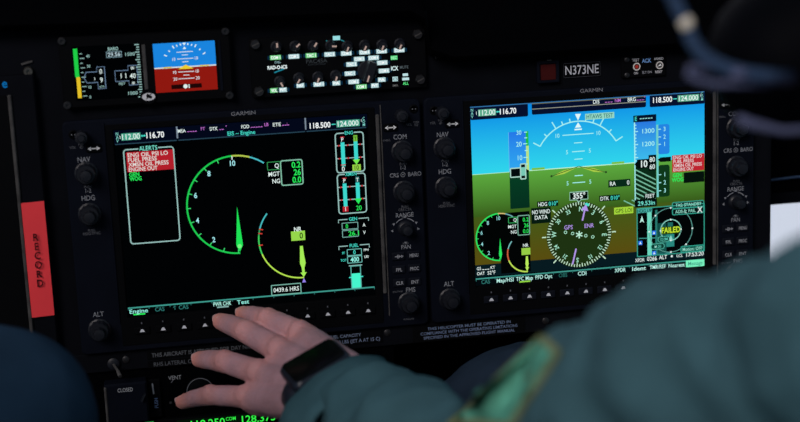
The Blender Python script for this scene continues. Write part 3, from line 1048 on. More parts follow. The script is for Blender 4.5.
a.poly([(740, 520), (730, 552), (740, 544), (750, 552)], (190, 240, 225), lay=3)
a.rbox(878, 474, 1020, 500, 6, 4, TL, (4, 20, 20), lay=4)
a.text('TAS: STANDBY', 950, 487, 14, (150, 225, 205), wid=118, lay=5)
a.rbox(878, 502, 1020, 528, 6, 4, TL, (4, 20, 20), lay=4)
a.text('ADS-B: FAIL', 936, 515, 14, (150, 225, 205), wid=92, lay=5)
a.text('X', 1002, 514, 24, WHT, bold=0.02, lay=5)
a.rbox(916, 672, 1020, 698, 6, 4, TL, (14, 90, 76), lay=4)
a.text('Motion: OFF', 968, 685, 14, (150, 225, 205), wid=90, lay=5)
a.text('XPDR', 708, 716, 15, WHT, 'l', wid=42, lay=3)
a.text('0266', 762, 714, 18, WHT, 'l', wid=44, lay=3)
a.text('ALT', 816, 712, 17, WHT, 'l', wid=36, lay=3)
a.disc(874, 711, 5, WHT, 10, lay=3)
a.text('LCL', 896, 711, 13, WHT, 'l', wid=28, lay=3)
a.text('17:53:20', 940, 710, 18, WHT, 'l', wid=80, lay=3)
a.build('moving_map', scr)

a = layer(X1)
a.lay = 2
softkeys(a, ((0, 'CAS', (48, 118, 112), None), (1, 'Map/HSI', (190, 245, 235), None), (2, 'TFC Map', (190, 245, 235), (150, 220, 70)), (3, 'PFD Opt', (190, 245, 235), None),
             (4, 'OBS', (38, 105, 98), None), (5, 'CDI', (190, 245, 235), None), (7, 'XPDR', (190, 245, 235), None), (8, 'Ident', (190, 245, 235), None),
             (9, 'TMR/REF', (190, 245, 235), None), (10, 'Nearest', (190, 245, 235), None)), 753)
a.rect(938, 736, 1023, 767, (120, 240, 190), lay=3)
a.text('Message', 981, 751, 16, (60, 150, 125), wid=66, lay=4)
a.build('softkey_labels', scr)

# ------------------------------------------------------------------ standby instrument
t = thing('standby_instrument', W(1.2, 7.03, 0), 'small black instrument with two little screens, one blue over red', 'instrument')
B().plate(-1.49, 7.02, 3.94, 9.32, 0, 0.32, 0.12, 0.06).build('body', M['black'], t)
for u, v in ((-1.37, 9.2), (-1.37, 7.15), (3.8, 9.22), (3.8, 7.14)):
    k = B().lathe(u, v, [(0.13, 0.3), (0.13, 0.36), (0.1, 0.39), (0.055, 0.39), (0.05, 0.34)], 20).build('screw', M['dscrew'], t)
gb = B().plate(1.1, 7.3, 1.22, 8.95, 0.3, 0.36, 0.03, 0.02).build('divider_bar', M['worn'], t)
B().plate(3.52, 7.3, 3.62, 8.95, 0.3, 0.35, 0.03, 0.02).build('divider_bar', M['bezel'], t)
s = Ink(d=0.33)
s.rect(-1.08, 7.28, 1.06, 9.0, BLK)
scr = s.build('air_data_screen', t)
a = Ink(d=0.334)
a.rect(-1.05, 8.03, -0.92, 8.94, (30, 205, 70))
a.rect(-1.02, 7.36, -0.9, 8.03, (225, 190, 40))
for i in range(10):
    v = 7.42 + i * 0.15
    a.rect(-0.86, v - 0.012, -0.78 if i % 2 else -0.72, v + 0.012, PALE)
for s_, v in (('40', 8.68), ('30', 8.36), ('10', 7.69), ('0', 7.38)):
    a.text(s_, -0.66, v, 0.09, PALE, 'l')
a.text('BARO', 0.2, 8.87, 0.1, PALE, bold=0.02)
a.box(-0.02, 8.6, 0.45, 8.78, 0.02, (120, 150, 160))
a.text('29.56', 0.215, 8.69, 0.12, (190, 215, 225), wid=0.4)
a.pline([(-0.78, 8.0), (-0.7, 8.17), (-0.36, 8.17), (-0.36, 8.32), (-0.12, 8.32), (-0.12, 7.62), (-0.36, 7.62), (-0.36, 7.83), (-0.7, 7.83), (-0.78, 8.0)], 0.025, (105, 130, 160))
a.text('0', -0.24, 8.17, 0.15, WHT)
a.text('9', -0.24, 7.9, 0.15, WHT)
a.text('1', -0.45, 7.95, 0.1, WHT)
a.text('KTS', -0.24, 7.68, 0.07, PALE)
a.pline([(0.2, 8.16), (0.62, 8.16), (0.62, 8.3), (0.9, 8.3), (0.9, 8.06), (0.97, 8.0), (0.9, 7.94), (0.9, 7.68), (0.62, 7.68), (0.62, 7.82), (0.2, 7.82), (0.2, 8.16)], 0.025, (105, 130, 160))
a.text('1 1', 0.46, 7.99, 0.15, WHT)
a.text('40', 0.75, 7.97, 0.15, WHT)
a.text('80', 0.76, 8.22, 0.09, WHT)
a.text('00', 0.76, 7.74, 0.08, WHT)
a.text('FEET', 0.4, 7.74, 0.08, PALE)
a.text('1500', 0.72, 8.67, 0.1, PALE, wid=0.3)
a.text('1000', 0.72, 7.42, 0.1, PALE, wid=0.3)
for i in range(22):
    v = 7.28 + i * 0.08
    a.rect(0.98 - (0.1 if i % 3 == 0 else 0.05), v - 0.016, 1.02, v + 0.016, PALE)
a.build('air_data_symbols', scr)
s = Ink(d=0.33)
s.rect(1.45, 8.16, 3.43, 8.95, (26, 132, 222))
s.rect(1.45, 7.37, 3.43, 8.16, (142, 24, 16))
scr = s.build('attitude_screen', t)
a = Ink(d=0.334)
cx, cy = 2.45, 8.16
a.rect(1.45, 8.14, 3.43, 8.18, (215, 225, 225))
a.rect(1.74, 8.15, 2.0, 8.185, (225, 200, 50), lay=1)
a.rect(2.9, 8.15, 3.2, 8.185, (225, 200, 50), lay=1)
a.poly([(2.45, 8.23), (2.2, 8.09), (2.7, 8.09)], (235, 205, 50), lay=2)
for an in (-60, -45, -30, -20, -10, 10, 20, 30, 45, 60):
    l = 0.1 if abs(an) in (60, 30) else 0.06
    a.line(*a.pol(2.45, 8.2, 0.66, an), *a.pol(2.45, 8.2, 0.66 + l, an), 0.035, WHT)
a.poly([(2.45, 8.84), (2.39, 8.93), (2.51, 8.93)], WHT)
a.poly([(2.45, 8.81), (2.39, 8.73), (2.51, 8.73)], WHT)
for y, h, n_ in ((8.64, 0.26, ''), (8.54, 0.1, ''), (8.42, 0.26, '10'), (8.32, 0.1, ''), (8.0, 0.26, '10'), (7.89, 0.1, ''), (7.78, 0.26, '20')):
    a.rect(2.45 - h, y - 0.012, 2.45 + h, y + 0.012, (215, 225, 230))
    if n_:
        a.text(n_, 2.45 - h - 0.1, y, 0.1, (225, 230, 235))
        a.text(n_, 2.45 + h + 0.1, y, 0.1, (225, 230, 235))
a.rect(1.95, 7.46, 2.92, 7.6, (30, 6, 6))
a.disc(2.4, 7.53, 0.07, WHT, 12, lay=2)
a.rect(2.5, 7.47, 2.53, 7.59, WHT, lay=2)
a.build('attitude_symbols', scr)
k = B().lathe(1.2, 7.27, [(0.27, 0.28), (0.27, 0.34), (0.24, 0.37)], 32).build('maker_badge', M['black'], t)
a = Ink(d=0.375)
a.disc(1.2, 7.27, 0.21, (205, 205, 208), 28, ry=0.125)
a.disc(1.18, 7.3, 0.05, (12, 12, 14), 12, lay=2, ry=0.07)
a.disc(1.26, 7.26, 0.05, (12, 12, 14), 12, lay=2, ry=0.05)
a.line(1.12, 7.2, 1.3, 7.38, 0.02, (12, 12, 14), lay=3)
a.build('badge_mark', k, 'paint')

# ------------------------------------------------------------------ audio panel
t = thing('audio_panel', W(7.5, 7.0, 0), 'black audio panel with rows of small knobs over glowing labels', 'audio panel')
B().plate(4.55, 6.97, 10.38, 8.92, 0, 0.22, 0.08, 0.04).build('body', M['black'], t)
for u, v in ((4.73, 8.74), (4.76, 7.2), (10.1, 8.76), (10.13, 7.26)):
    k = B().lathe(u, v, [(0.17, 0.2), (0.17, 0.32), (0.14, 0.36), (0.02, 0.36)], 24, (0, 1, 0.08)).build('screw', M['dscrew'], t)
    q = B().bar(u - 0.11, v - 0.05, u + 0.11, v + 0.05, 0.04, 0.355, 0.37)
    q.build('slot', M['worn'], k)
K1 = [(5.41, 8.62, 0), (6.03, 8.6, 50), (6.62, 8.58, 35), (7.2, 8.56, 95), (7.74, 8.5, 205), (8.32, 8.5, 205), (8.9, 8.48, 205), (9.49, 8.48, 205),
      (5.46, 7.48, 155), (6.09, 7.55, 215), (6.72, 7.55, 205), (7.31, 7.56, 200)]
for u, v, an in K1:
    k = B().lathe(u, v, [(0.19, 0.2), (0.19, 0.26), (0.15, 0.3), (0.14, 0.52), (0.11, 0.56)], 32, (2, 3, 0.06)).build('volume_knob', M['knob'], t)
    a = Ink(d=0.565)
    a.line(*a.pol(u, v, 0.0, an), *a.pol(u, v, 0.15, an), 0.055, (225, 195, 180))
    a.build('pointer_mark', k, 'paint')
k = B().lathe(8.38, 7.66, [(0.34, 0.2), (0.34, 0.27), (0.3, 0.31)], 40).build('selector_knob', M['knob'], t)
B().bar(8.26, 7.34, 8.5, 7.98, 0.26, 0.3, 0.85).build('grip', M['knob'], k)
a = Ink(d=0.86)
a.line(8.26, 7.36, 8.33, 7.56, 0.05, (225, 195, 180))
a.build('pointer_mark', k, 'paint')
a = Ink(d=0.225)
LW, LG = (200, 240, 245), (130, 240, 150)
lab = [(5.37, 8.27, 'COM 1', LG), (5.97, 8.27, 'COM 2', LW), (6.54, 8.27, 'TAC 1', LG), (7.15, 8.27, 'TAC 2', LW), (7.7, 8.27, 'COM 3', LW), (8.31, 8.27, 'COM 4', LW), (8.88, 8.27, 'COM 5', LW), (9.47, 8.27, 'COM 6', LW),
       (5.26, 7.2, 'VOL', LG), (5.55, 7.2, 'PVT', LW), (6.13, 7.31, 'NAV', LW), (6.74, 7.31, 'ADF 1', LW), (7.32, 7.31, 'PA', LW),
       (8.12, 8.06, 'COM 3', LW), (8.6, 8.07, 'COM 4', LW), (7.86, 7.9, 'TAC 2', LW), (8.88, 7.89, 'COM 5', LW), (7.79, 7.6, 'TAC 1', LW), (8.93, 7.62, 'COM 6', LW),
       (7.9, 7.32, 'COM 2', LW), (8.84, 7.33, 'PA', LW), (8.15, 7.14, 'COM 1', LG), (8.6, 7.15, 'PVT', LW)]
for u, v, s_, c in lab:
    w = 0.32 if len(s_) > 3 else 0.22
    dimc = tuple(int(x * 0.86) for x in c)
    a.rect(u - w / 2 - 0.02, v - 0.075, u + w / 2 + 0.02, v + 0.075, dimc)
    a.text(s_, u, v, 0.095, (250, 255, 255), bold=0.03, wid=w - 0.02, lay=2)
    a.rect(u - w / 2 - 0.1, v - 0.06, u - w / 2 - 0.04, v + 0.06, (8, 40, 62))
    a.rect(u + w / 2 + 0.04, v - 0.06, u + w / 2 + 0.1, v + 0.06, (8, 40, 62))
a.text('CALL', 5.43, 8.12, 0.07, (150, 190, 195))
a.text('RAD-O-ICS', 5.41, 7.95, 0.11, (240, 255, 255), bold=0.03, wid=0.64)
a.line(5.3, 7.78, 5.62, 7.88, 0.04, (30, 130, 150))
a.rect(7.28, 8.72, 7.52, 8.86, (150, 220, 225))
a.line(7.05, 8.72, 7.26, 8.68, 0.03, (40, 130, 140))
a.line(7.54, 8.72, 7.66, 8.66, 0.03, (40, 130, 140))
a.rect(9.17, 7.96, 9.4, 8.1, (80, 200, 120))
a.text('REC', 9.285, 8.03, 0.09, (170, 255, 190), lay=2)
a.text('ICX', 9.29, 7.68, 0.13, (215, 240, 240), bold=0.03, wid=0.24)
a.text('MUTE', 9.61, 7.7, 0.09, (80, 90, 95))
a.rect(9.2, 7.25, 9.38, 7.4, (190, 225, 228))
a.text('ICS', 9.29, 7.325, 0.09, (20, 40, 45), lay=2)
a.text('EMER', 9.29, 7.11, 0.06, (110, 110, 110))
a.rect(9.55, 7.4, 9.73, 7.49, (190, 225, 228))
a.rect(9.53, 7.26, 9.76, 7.35, (190, 225, 228))
a.text('ALL', 9.64, 7.16, 0.09, (90, 235, 130), bold=0.03)
a.text('PAC45A', 6.71, 8.08, 0.13, (44, 48, 52), wid=0.7)
a.text('AUDIO CONTROLLER', 6.71, 7.97, 0.05, (36, 40, 44), wid=0.6)
a.build('glowing_labels', t)

# ------------------------------------------------------------------ small items on the right of the panel
t = thing('warning_light', W(14.55, 6.87, 0), 'unlit square dark red warning light in a black frame', 'warning light')
B().frame((14.17, 6.85, 14.95, 7.63), (14.28, 6.95, 14.84, 7.5), 0, 0.2, 0.05, 0.03, 0.03).build('housing', M['bezel'], t)
B().plate(14.27, 6.94, 14.85, 7.51, 0, 0.13, 0.03, 0.02).build('lens', M['darkred'], t)
B().plate(14.52, 7.61, 14.68, 7.65, 0.1, 0.22, 0.01, 0.01).build('catch', M['worn'], t)
t = thing('registration_placard', W(15.75, 6.97, 0), 'small black placard reading N373NE in white', 'placard')
B().plate(15.12, 6.96, 16.44, 7.48, 0, 0.04, 0.03, 0.015).build('plate', M['black'], t)
a = Ink(d=0.045)
a.text('N373NE', 15.78, 7.225, 0.3, (190, 192, 200), bold=0.006, wid=1.18)
a.box(15.14, 6.98, 16.42, 7.46, 0.015, (52, 54, 60))
a.build('lettering', t, 'paint')
t = thing('beacon_panel', W(17.95, 6.86, 0), 'small black switch panel marked ACK with two round buttons', 'switch panel')
B().plate(17.17, 6.84, 18.75, 7.57, 0, 0.1, 0.04, 0.02).build('plate', M['black'], t)
for v in (7.47, 6.94):
    B().lathe(17.35, v, [(0.09, 0.08), (0.09, 0.14), (0.06, 0.16)], 16).build('screw', M['dscrew'], t)
for u, mt in ((17.68, 'screw'), (18.5, 'screw')):
    k = B().lathe(u, 7.22, [(0.14, 0.08), (0.14, 0.16), (0.09, 0.17), (0.09, 0.12)], 24).build('round_button', M[mt], t)
    a = Ink(d=0.18)
    if u < 18:
        a.disc(u, 7.22, 0.06, (190, 60, 50), 12)
    else:
        a.poly([(u - 0.08, 7.18), (u + 0.03, 7.27), (u + 0.07, 7.2)], (240, 240, 240))
    a.arc(u, 7.22, 0.115, 0, 360, 0.035, (215, 210, 205), 20)
    a.build('button_ring', k, 'paint')
a = Ink(d=0.105)
a.text('ACK', 18.06, 7.4, 0.13, (120, 165, 225), bold=0.03, wid=0.34)
a.text('TEST', 17.67, 7.44, 0.09, (190, 190, 195), bold=0.02)
a.text('ON', 17.67, 6.99, 0.08, (170, 170, 175), bold=0.02)
a.text('ELT ON', 18.07, 7.0, 0.08, (140, 142, 150), bold=0.02)
a.text('ARMED', 18.49, 7.44, 0.08, (200, 200, 205), bold=0.02)
a.text('RESET', 18.49, 6.99, 0.08, (190, 190, 195), bold=0.02)
a.build('lettering', t, 'paint')


def placard(u0, v0, u1, v1, lines, label, col, base='black', d0=0.08):
    t = thing('placard', W((u0 + u1) / 2, v0, d0), label, 'placard', 'printed placards below the screens')
    B().plate(u0, v0, u1, v1, d0 - 0.02, d0 + 0.02, 0.02, 0.01).build('plate', M[base], t)
    a = Ink(d=d0 + 0.025)
    for s_, u, v, h, w in lines:
        a.text(s_, u, v, h, col, bold=0.008, wid=w)
    a.build('lettering', t, 'paint')


placard(9.55, -1.86, 13.55, -1.26, (('THIS HELICOPTER MUST BE OPERATED IN', 11.55, -1.4, 0.1, 2.95), ('COMPLIANCE WITH THE OPERATING LIMITATIONS', 11.55, -1.56, 0.1, 3.45),
                                    ('SPECIFIED IN THE APPROVED FLIGHT MANUAL', 11.55, -1.72, 0.1, 3.25)),
        'black placard of three lines beginning THIS HELICOPTER MUST BE OPERATED IN', (112, 128, 158))
placard(6.35, -1.72, 8.5, -1.27, (('FUEL CAPACITY', 7.2, -1.38, 0.11, 1.1), ('577.0 LBS (JET A AT 15 C)', 7.55, -1.58, 0.12, 1.7)),
        'black placard reading FUEL CAPACITY beside the raised hand', (128, 142, 168))
placard(0.5, -1.58, 5.2, -1.3, (('THIS AIRCRAFT IS APPROVED FOR DAY NIGHT VFR', 2.6, -1.44, 0.14, 3.9),),
        'black placard line THIS AIRCRAFT IS APPROVED behind the fingers', (92, 95, 100))
placard(0.5, -1.88, 5.2, -1.62, (('RHS LATERAL C.G. LIMIT APPLIES', 2.0, -1.76, 0.14, 2.6),),
        'black placard line beginning RHS LATERAL above the vent knob', (84, 87, 92))

# ------------------------------------------------------------------ side display at far left, and the red tag
t = thing('side_display', W(-5, -1.5, 0), 'dark framed display cut off by the left edge of the photo', 'display screen')
B().plate(-8.5, -1.5, -2.33, 8.2, 0, 0.3, 0.08, 0.05).build('body', M['panel'], t)
B().plate(-8.3, -1.0, -3.2, 7.6, 0.28, 0.33, 0.1, 0.02).build('screen', M['black'], t)
o = B().plate(-3.2, -1.0, -3.08, 7.6, 0.28, 0.38, 0.03, 0.03).build('edge_strip', M['worn'], t)
a = Ink(d=0.305)
a.text('e', -3.25, 7.98, 0.28, (0, 128, 205), bold=0.02)
a.text('n', -3.53, 7.98, 0.28, (0, 128, 205), bold=0.02)
a.build('lettering', t, 'paint')
k = B().lathe(-2.5, 8.28, [(0.16, 0.0), (0.16, 0.12), (0.13, 0.17), (0.06, 0.17), (0.05, 0.12)], 24).build('screw', M['screw'], t)
B().bar(-2.7, 8.52, -2.35, 8.6, 0.06, 0, 0.06).build('clip', M['worn'], t)
t = thing('red_tag', W(-2.72, 0.22, 0.3), 'long red tag reading RECORD down the left frame', 'tag')
tb = B()
nseg = 14
for i in range(nseg + 1):
    q = i / nseg
    v = 0.30 + 3.82 * q
    dd = 0.31 + 0.03 * math.sin(q * 5) ** 2
    tb.v += [(-3.085, v, dd + 0.09), (-2.37, v, dd), (-2.37, v, dd + 0.02), (-3.085, v, dd + 0.11)]
for i in range(nseg):
    for j in range(4):
        a0, a1 = i * 4 + j, i * 4 + (j + 1) % 4
        tb.f.append((a0, a1, a1 + 4, a0 + 4))
tb.f.append((3, 2, 1, 0))
tb.f.append(tuple(nseg * 4 + j for j in range(4)))
tb.build('strip', M['red'], t, smooth=30)
a = Ink(d=0.455)
for i, c in enumerate('RECORD'):
    v = 2.97 - i * 0.305
    a.text(c, -2.72, v, 0.235, (30, 6, 8), bold=0.012)
a.build('lettering', t, 'paint')

# ------------------------------------------------------------------ centre pedestal below the panel
t = thing('center_pedestal', W(4, -28.3, -1), 'black centre pedestal below the left screen, with a vent control', 'pedestal')
B().plate(-1.9, -28.3, 8.9, -1.92, -1.2, -0.05, 0.05, 0.04).build('face', M['deep'], t)
k = B().lathe(2.17, -2.85, [(0.46, -0.08), (0.46, 0.02), (0.42, 0.05)], 40).build('vent_knob', M['black'], t)
B().bar(1.9, -2.95, 2.4, -2.75, 0.14, 0.04, 0.4).build('grip', M['knob'], k)
a = Ink(d=0.058)
a.arc(2.17, -2.85, 0.44, 0, 360, 0.03, (95, 97, 102), 40)
a.line(1.92, -3.0, 2.05, -2.86, 0.03, (140, 140, 142))
a.line(1.95, -2.86, 2.08, -2.96, 0.03, (140, 140, 142))
a.build('dial_mark', k, 'paint')
a = Ink(d=-0.045)
a.text('VENT', 1.36, -2.33, 0.14, (135, 138, 142), bold=0.01)
a.line(1.22, -2.5, 1.3, -2.42, 0.03, DIM)
a.text('...ASSIST AIR', 9.06, -2.85, 0.1, (80, 86, 100))
a.disc(1.16, -3.2, 0.05, (46, 46, 48), 12)
a.build('lettering', t, 'paint')
t = thing('lever_housing', W(-0.2, -4.2, 0), 'dark box marked CLOSED beside a PUSH legend at lower left', 'lever housing')
B().plate(-0.98, -3.62, 0.42, -2.2, -0.06, 0.5, 0.06, 0.06).build('housing', M['bezel'], t)
B().plate(-0.99, -3.5, -0.9, -2.28, 0.4, 0.54, 0.03, 0.03).build('edge_strip', M['worn'], t)
B().bar(0.2, -2.85, 0.34, -2.6, 0.07, 0.5, 0.62).build('latch', M['knob'], t)
a = Ink(d=0.51)
a.text('CLOSED', -0.3, -2.42, 0.13, (150, 154, 158), bold=0.012, wid=0.5)
a.build('lettering', t, 'paint')
B().plate(0.46, -3.62, 0.86, -2.3, -0.06, 0.08, 0.03, 0.03).build('push_plate', M['black'], t)
a = Ink(d=0.085)
a.line(0.62, -2.8, 0.6, -2.42, 0.05, (150, 152, 158))
a.text('PUSH', 0.68, -3.12, 0.12, (110, 130, 170), bold=0.01, rot=-90)
a.build('legend', t, 'paint')
t = thing('radio_unit', W(2.5, -5.2, 0), 'radio with bright green digits at the bottom below the hand', 'radio')
B().plate(-1.0, -5.4, 5.6, -3.72, -0.06, 0.16, 0.06, 0.04).build('body', M['black'], t)
s = Ink(d=0.165)
s.rect(1.3, -4.6, 4.35, -3.78, (3, 16, 6))
scr = s.build('green_screen', t)
a = Ink(d=0.169)
a.text('118.250', 2.35, -3.98, 0.26, (50, 240, 70), bold=0.012, wid=1.15)
a.text('COM', 3.13, -3.9, 0.12, (50, 240, 70), bold=0.012)
a.text('128.375', 3.5, -3.98, 0.26, (50, 240, 70), 'l', bold=0.012, wid=1.15)
a.build('green_digits', scr)
a = Ink(d=0.166)
a.rect(0.25, -3.84, 0.55, -3.72, (20, 130, 50))
a.text('COM', 0.4, -3.78, 0.08, (90, 240, 120), lay=2)
a.build('green_lamp', t)
B().plate(-0.9, -3.88, 0.1, -3.78, 0.14, 0.22, 0.03, 0.02).build('edge_strip', M['worn'], t)


# ------------------------------------------------------------------ people
def capsule(bl, p, r, q, s_, n=20, sc=None):
    """closed tapered capsule between two points in panel inches"""
    p, q = Vector(p), Vector(q)
    ax = q - p
    L = ax.length
    ax = ax.normalized() if L > 1e-6 else Vector((0, 0, 1))
    a = ax.orthogonal().normalized()
    b = ax.cross(a)
    lps = []
    st = [(-math.cos(t_) * r, math.sin(t_) * r) for t_ in [0.12 + (math.pi / 2 - 0.12) * i / 5 for i in range(6)]]
    st += [(L + math.sin(t_) * s_, math.cos(t_) * s_) for t_ in [(math.pi / 2 - 0.12) * i / 5 for i in range(6)]]
    for h, rr in st:
        lps.append([p + ax * h + (a * math.cos(2 * math.pi * k / n) + b * math.sin(2 * math.pi * k / n)) * rr for k in range(n)])
    bl.loops(lps)


def ball(bl, c, rx, ry=None, rz=None, n=20):
    ry = ry or rx
    rz = rz or rx
    c = Vector(c)
    lps = []
    for i in range(1, 12):
        t_ = math.pi * i / 12
        lps.append([c + Vector((rx * math.sin(t_) * math.cos(2 * math.pi * k / n), ry * math.cos(t_), rz * math.sin(t_) * math.sin(2 * math.pi * k / n))) for k in range(n)])
    bl.loops(lps)


def remeshed(bl, voxel, smooth=6, disp=None):
    """union of closed shapes as one continuous surface"""
    me = bl.mesh()
    ob = bpy.data.objects.new('tmp', me)
    COL.objects.link(ob)
    r = ob.modifiers.new('r', 'REMESH')
    r.mode = 'VOXEL'
    r.voxel_size = voxel
    sm = ob.modifiers.new('s', 'SMOOTH')
    sm.factor = 0.5
    sm.iterations = smooth
    dg = bpy.context.evaluated_depsgraph_get()
    out = bpy.data.meshes.new_from_object(ob.evaluated_get(dg))
    bpy.data.objects.remove(ob)
    if disp:
        nn = [v.normal.copy() for v in out.vertices]
        for v, nrm in zip(out.vertices, nn):
            v.co += nrm * disp(v.co)
        out.update()
    return out


def join_meshes(ms):
    bm = bmesh.new()
    for x in ms:
        bm.from_mesh(x)
    out = bpy.data.meshes.new('joined')
    bm.to_mesh(out)
    bm.free()
    return out


def folds(amp, sc, seed=0.0, ridge=0.6):
    off = Vector((seed, seed * 1.7, -seed))

    def f_(co):
        q = co * sc + off
        w = noise.noise_vector(q * 0.6) * 0.8
        a_ = noise.noise(q + w)
        r_ = 1 - abs(noise.noise((q + w) * 1.4 + Vector((3, 1, 7)))) * 2
        return amp * (a_ * (1 - ridge) + r_ * ridge)
    return f_


def V(*p): return Vector(p)


TINT = []


def hand(bl, Wr, fingers, thumb, n, carp_w, wd, tips=None):
    """fingers: (knuckle, tip, scale); n: back-of-hand normal; wd: index-to-little direction"""
    nails = []
    for i, (K, T, sc) in enumerate(fingers):
        K, T = V(*K), V(*T)
        f1 = K.lerp(T, 0.46) + n * (0.26 * sc)
        f2 = K.lerp(T, 0.76) + n * (0.16 * sc)
        capsule(bl, K, 0.40 * sc, f1, 0.365 * sc)
        capsule(bl, f1, 0.375 * sc, f2, 0.32 * sc)
        capsule(bl, f2, 0.325 * sc, T, 0.275 * sc)
        ball(bl, f1 + n * 0.06, 0.36 * sc)
        ball(bl, K + n * 0.1, 0.40 * sc)
        cp = Wr + wd * carp_w[i]
        capsule(bl, cp, 0.62, K - n * 0.12, 0.44 * sc)
        capsule(bl, cp - n * 0.2, 0.55, K - n * 0.35, 0.42 * sc)
        ax = (T - f2).normalized()
        TINT.append((W(*T), 0.017, 1.0))
        TINT.append((W(*f1), 0.012, 0.7))
        TINT.append((W(*K), 0.014, 0.6))
        nails.append((T - ax * 0.06 * sc, ax, sc))
    for i in range(3):
        K0, K1_ = V(*fingers[i][0]), V(*fingers[i + 1][0])
        mid = (K0 + K1_) / 2
        capsule(bl, mid - n * 0.15, 0.36, Wr + wd * (carp_w[i] + carp_w[i + 1]) / 2, 0.55)
    c0, c1, c2, c3 = thumb
    capsule(bl, c0, 0.62, c1, 0.47)
    capsule(bl, c1, 0.45, c2, 0.40)
    capsule(bl, c2, 0.40, c3, 0.31)
    return nails


def tint_skin(o):
    """redder fingertips and knuckles, as an attribute the skin material reads"""
    at = o.data.attributes.new('redness', 'FLOAT', 'POINT')
    og = WPOS[o]
    for i, v in enumerate(o.data.vertices):
        c = v.co + og
        t_ = 0.0
        for q, r_, k_ in TINT:
            d2 = (c - q).length_squared / (r_ * r_)
            if d2 < 4: t_ = max(t_, k_ * math.exp(-d2 * 0.9))
        at.data[i].value = t_


def head_shapes(bl, c, fwd=1):
    """adult head centred on c facing the panel (fwd: toward d negative)"""
    c = V(*c)
    z = -1.0 * fwd
    ball(bl, c + V(0, 0.9, 0), 2.95, 3.4, 3.7)
    ball(bl, c + V(0, -1.4, 1.0 * z), 2.35, 3.0, 2.6)
    capsule(bl, c + V(0, -3.6, 2.3 * z), 0.9, c + V(0, -3.3, 2.6 * z), 0.7)
    capsule(bl, c + V(0, 0.6, 3.3 * z), 0.3, c + V(0, -1.0, 4.1 * z), 0.42)
    for s_ in (-1, 1):
        ball(bl, c + V(0.42 * s_, -1.05, 3.75 * z), 0.3, 0.26, 0.32)
        ball(bl, c + V(2.95 * s_, -0.3, 0.4), 0.28, 1.15, 0.65)
        capsule(bl, c + V(0.5 * s_, 1.0, 3.35 * z), 0.33, c + V(1.9 * s_, 0.9, 2.75 * z), 0.3)
        ball(bl, c + V(1.45 * s_, -0.9, 2.4 * z), 0.85, 0.75, 0.8)
    capsule(bl, c + V(-0.8, -2.05, 3.15 * z), 0.24, c + V(0.8, -2.05, 3.15 * z), 0.24)
    capsule(bl, c + V(-0.7, -2.42, 3.1 * z), 0.27, c + V(0.7, -2.42, 3.1 * z), 0.27)
    capsule(bl, c + V(0, -2.5, -0.8 * z), 2.2, c + V(0, -6.0, -1.6 * z), 2.4)


# ---- the pilot on the right, reaching across with the left hand
Wr = V(5.74, -0.66, 7.6)
El = V(9.3, -1.5, 16.8)
Sh = V(13.4, 3.9, 25.0)
ShR = V(26.0, 4.5, 30.0)
fing = [((5.37, -0.11, 3.7), (3.76, -0.15, 0.62), 1.0), ((4.65, -0.51, 4.0), (3.0, -0.33, 0.62), 1.04),
        ((3.94, -1.10, 4.2), (2.2, -1.46, 1.0), 1.0), ((3.49, -1.84, 4.2), (1.53, -2.60, 1.8), 0.88)]
wd = (V(3.49, -1.84, 4.2) - V(5.37, -0.11, 3.7)).normalized()
ahand = (V(4.36, -0.89, 4.0) - Wr).normalized()
nb = wd.cross(ahand)
if nb.y < 0: nb = -nb
nb = nb.normalized()
fa = (El - Wr).normalized()
side = V(-0.90, -0.37, 0.18)
fwr = (fa - side * (fa.dot(side) / side.length_squared)).normalized()
side = side.normalized()
nw = side.cross(fwr).normalized()
if nw.y < 0: nw = -nw
hb = B()
c0 = Wr - wd * 0.55 - nb * 0.35 + ahand * 0.9
c1 = c0 + (ahand * 0.85 - nb * 0.45 - wd * 0.25).normalized() * 1.5
c2 = c1 + (ahand * 0.9 - nb * 0.4 + wd * 0.3).normalized() * 1.25
c3 = c2 + (ahand * 0.9 - nb * 0.1 + wd * 0.5).normalized() * 0.9
nails = hand(hb, Wr, fing, (c0, c1, c2, c3), nb, (-0.66, -0.22, 0.22, 0.64), (wd + side).normalized())
for q in (-0.55, 0.0, 0.55):
    capsule(hb, Wr + side * q - nw * 0.12, 0.6, Wr + fa * 4 + side * q * 0.9, 0.7)
hm = remeshed(hb, 0.00125, 5, lambda co: 0.00022 * noise.noise(co * 260) + 0.00025 * noise.noise(co * 110))

bb = B()
capsule(bb, Wr + fa * 3.2, 0.8, El, 1.1)
capsule(bb, El, 1.1, Sh, 1.7)
hips = V(18.5, -10.0, 32.0)
neck = V(18.6, 6.6, 27.0)
HC = (18.65, 11.5, 19.00)
capsule(bb, V(18.6, 3.0, 28.5), 4.2, hips, 5.2)
capsule(bb, Sh, 2.4, V(17, 4.6, 26), 3.0)
capsule(bb, ShR, 2.4, V(20.5, 4.6, 28.5), 3.0)
ElR, WrR = V(26.5, -6.0, 24.0), V(20.5, -5.6, 17.0)
capsule(bb, ShR, 2.2, ElR, 1.6)
capsule(bb, ElR, 1.5, WrR, 1.0)
Kl, Kr = V(11.6, -2.95, 9.5), V(12.95, -5.7, 4.5)
for s_, K, hip in ((-1, Kl, V(15.8, -10, 29)), (1, Kr, V(20.0, -10, 29))):
    capsule(bb, hip, 3.2, K, 2.1)
    ank = V(K.x + 0.4, -25.0, K.z - 1.5)
    capsule(bb, K, 2.0, ank, 1.3)
    capsule(bb, ank + V(0, -1.2, 1), 1.2, ank + V(0, -2.0, -6), 1.2)
capsule(bb, neck, 2.3, V(*HC) + V(0, -4, 1.2), 2.2)
head_shapes(bb, HC)
hb2 = B()
wd2 = V(-0.3, 0.9, 0.2).normalized()
a2 = (V(-0.75, 0.1, -0.65)).normalized()
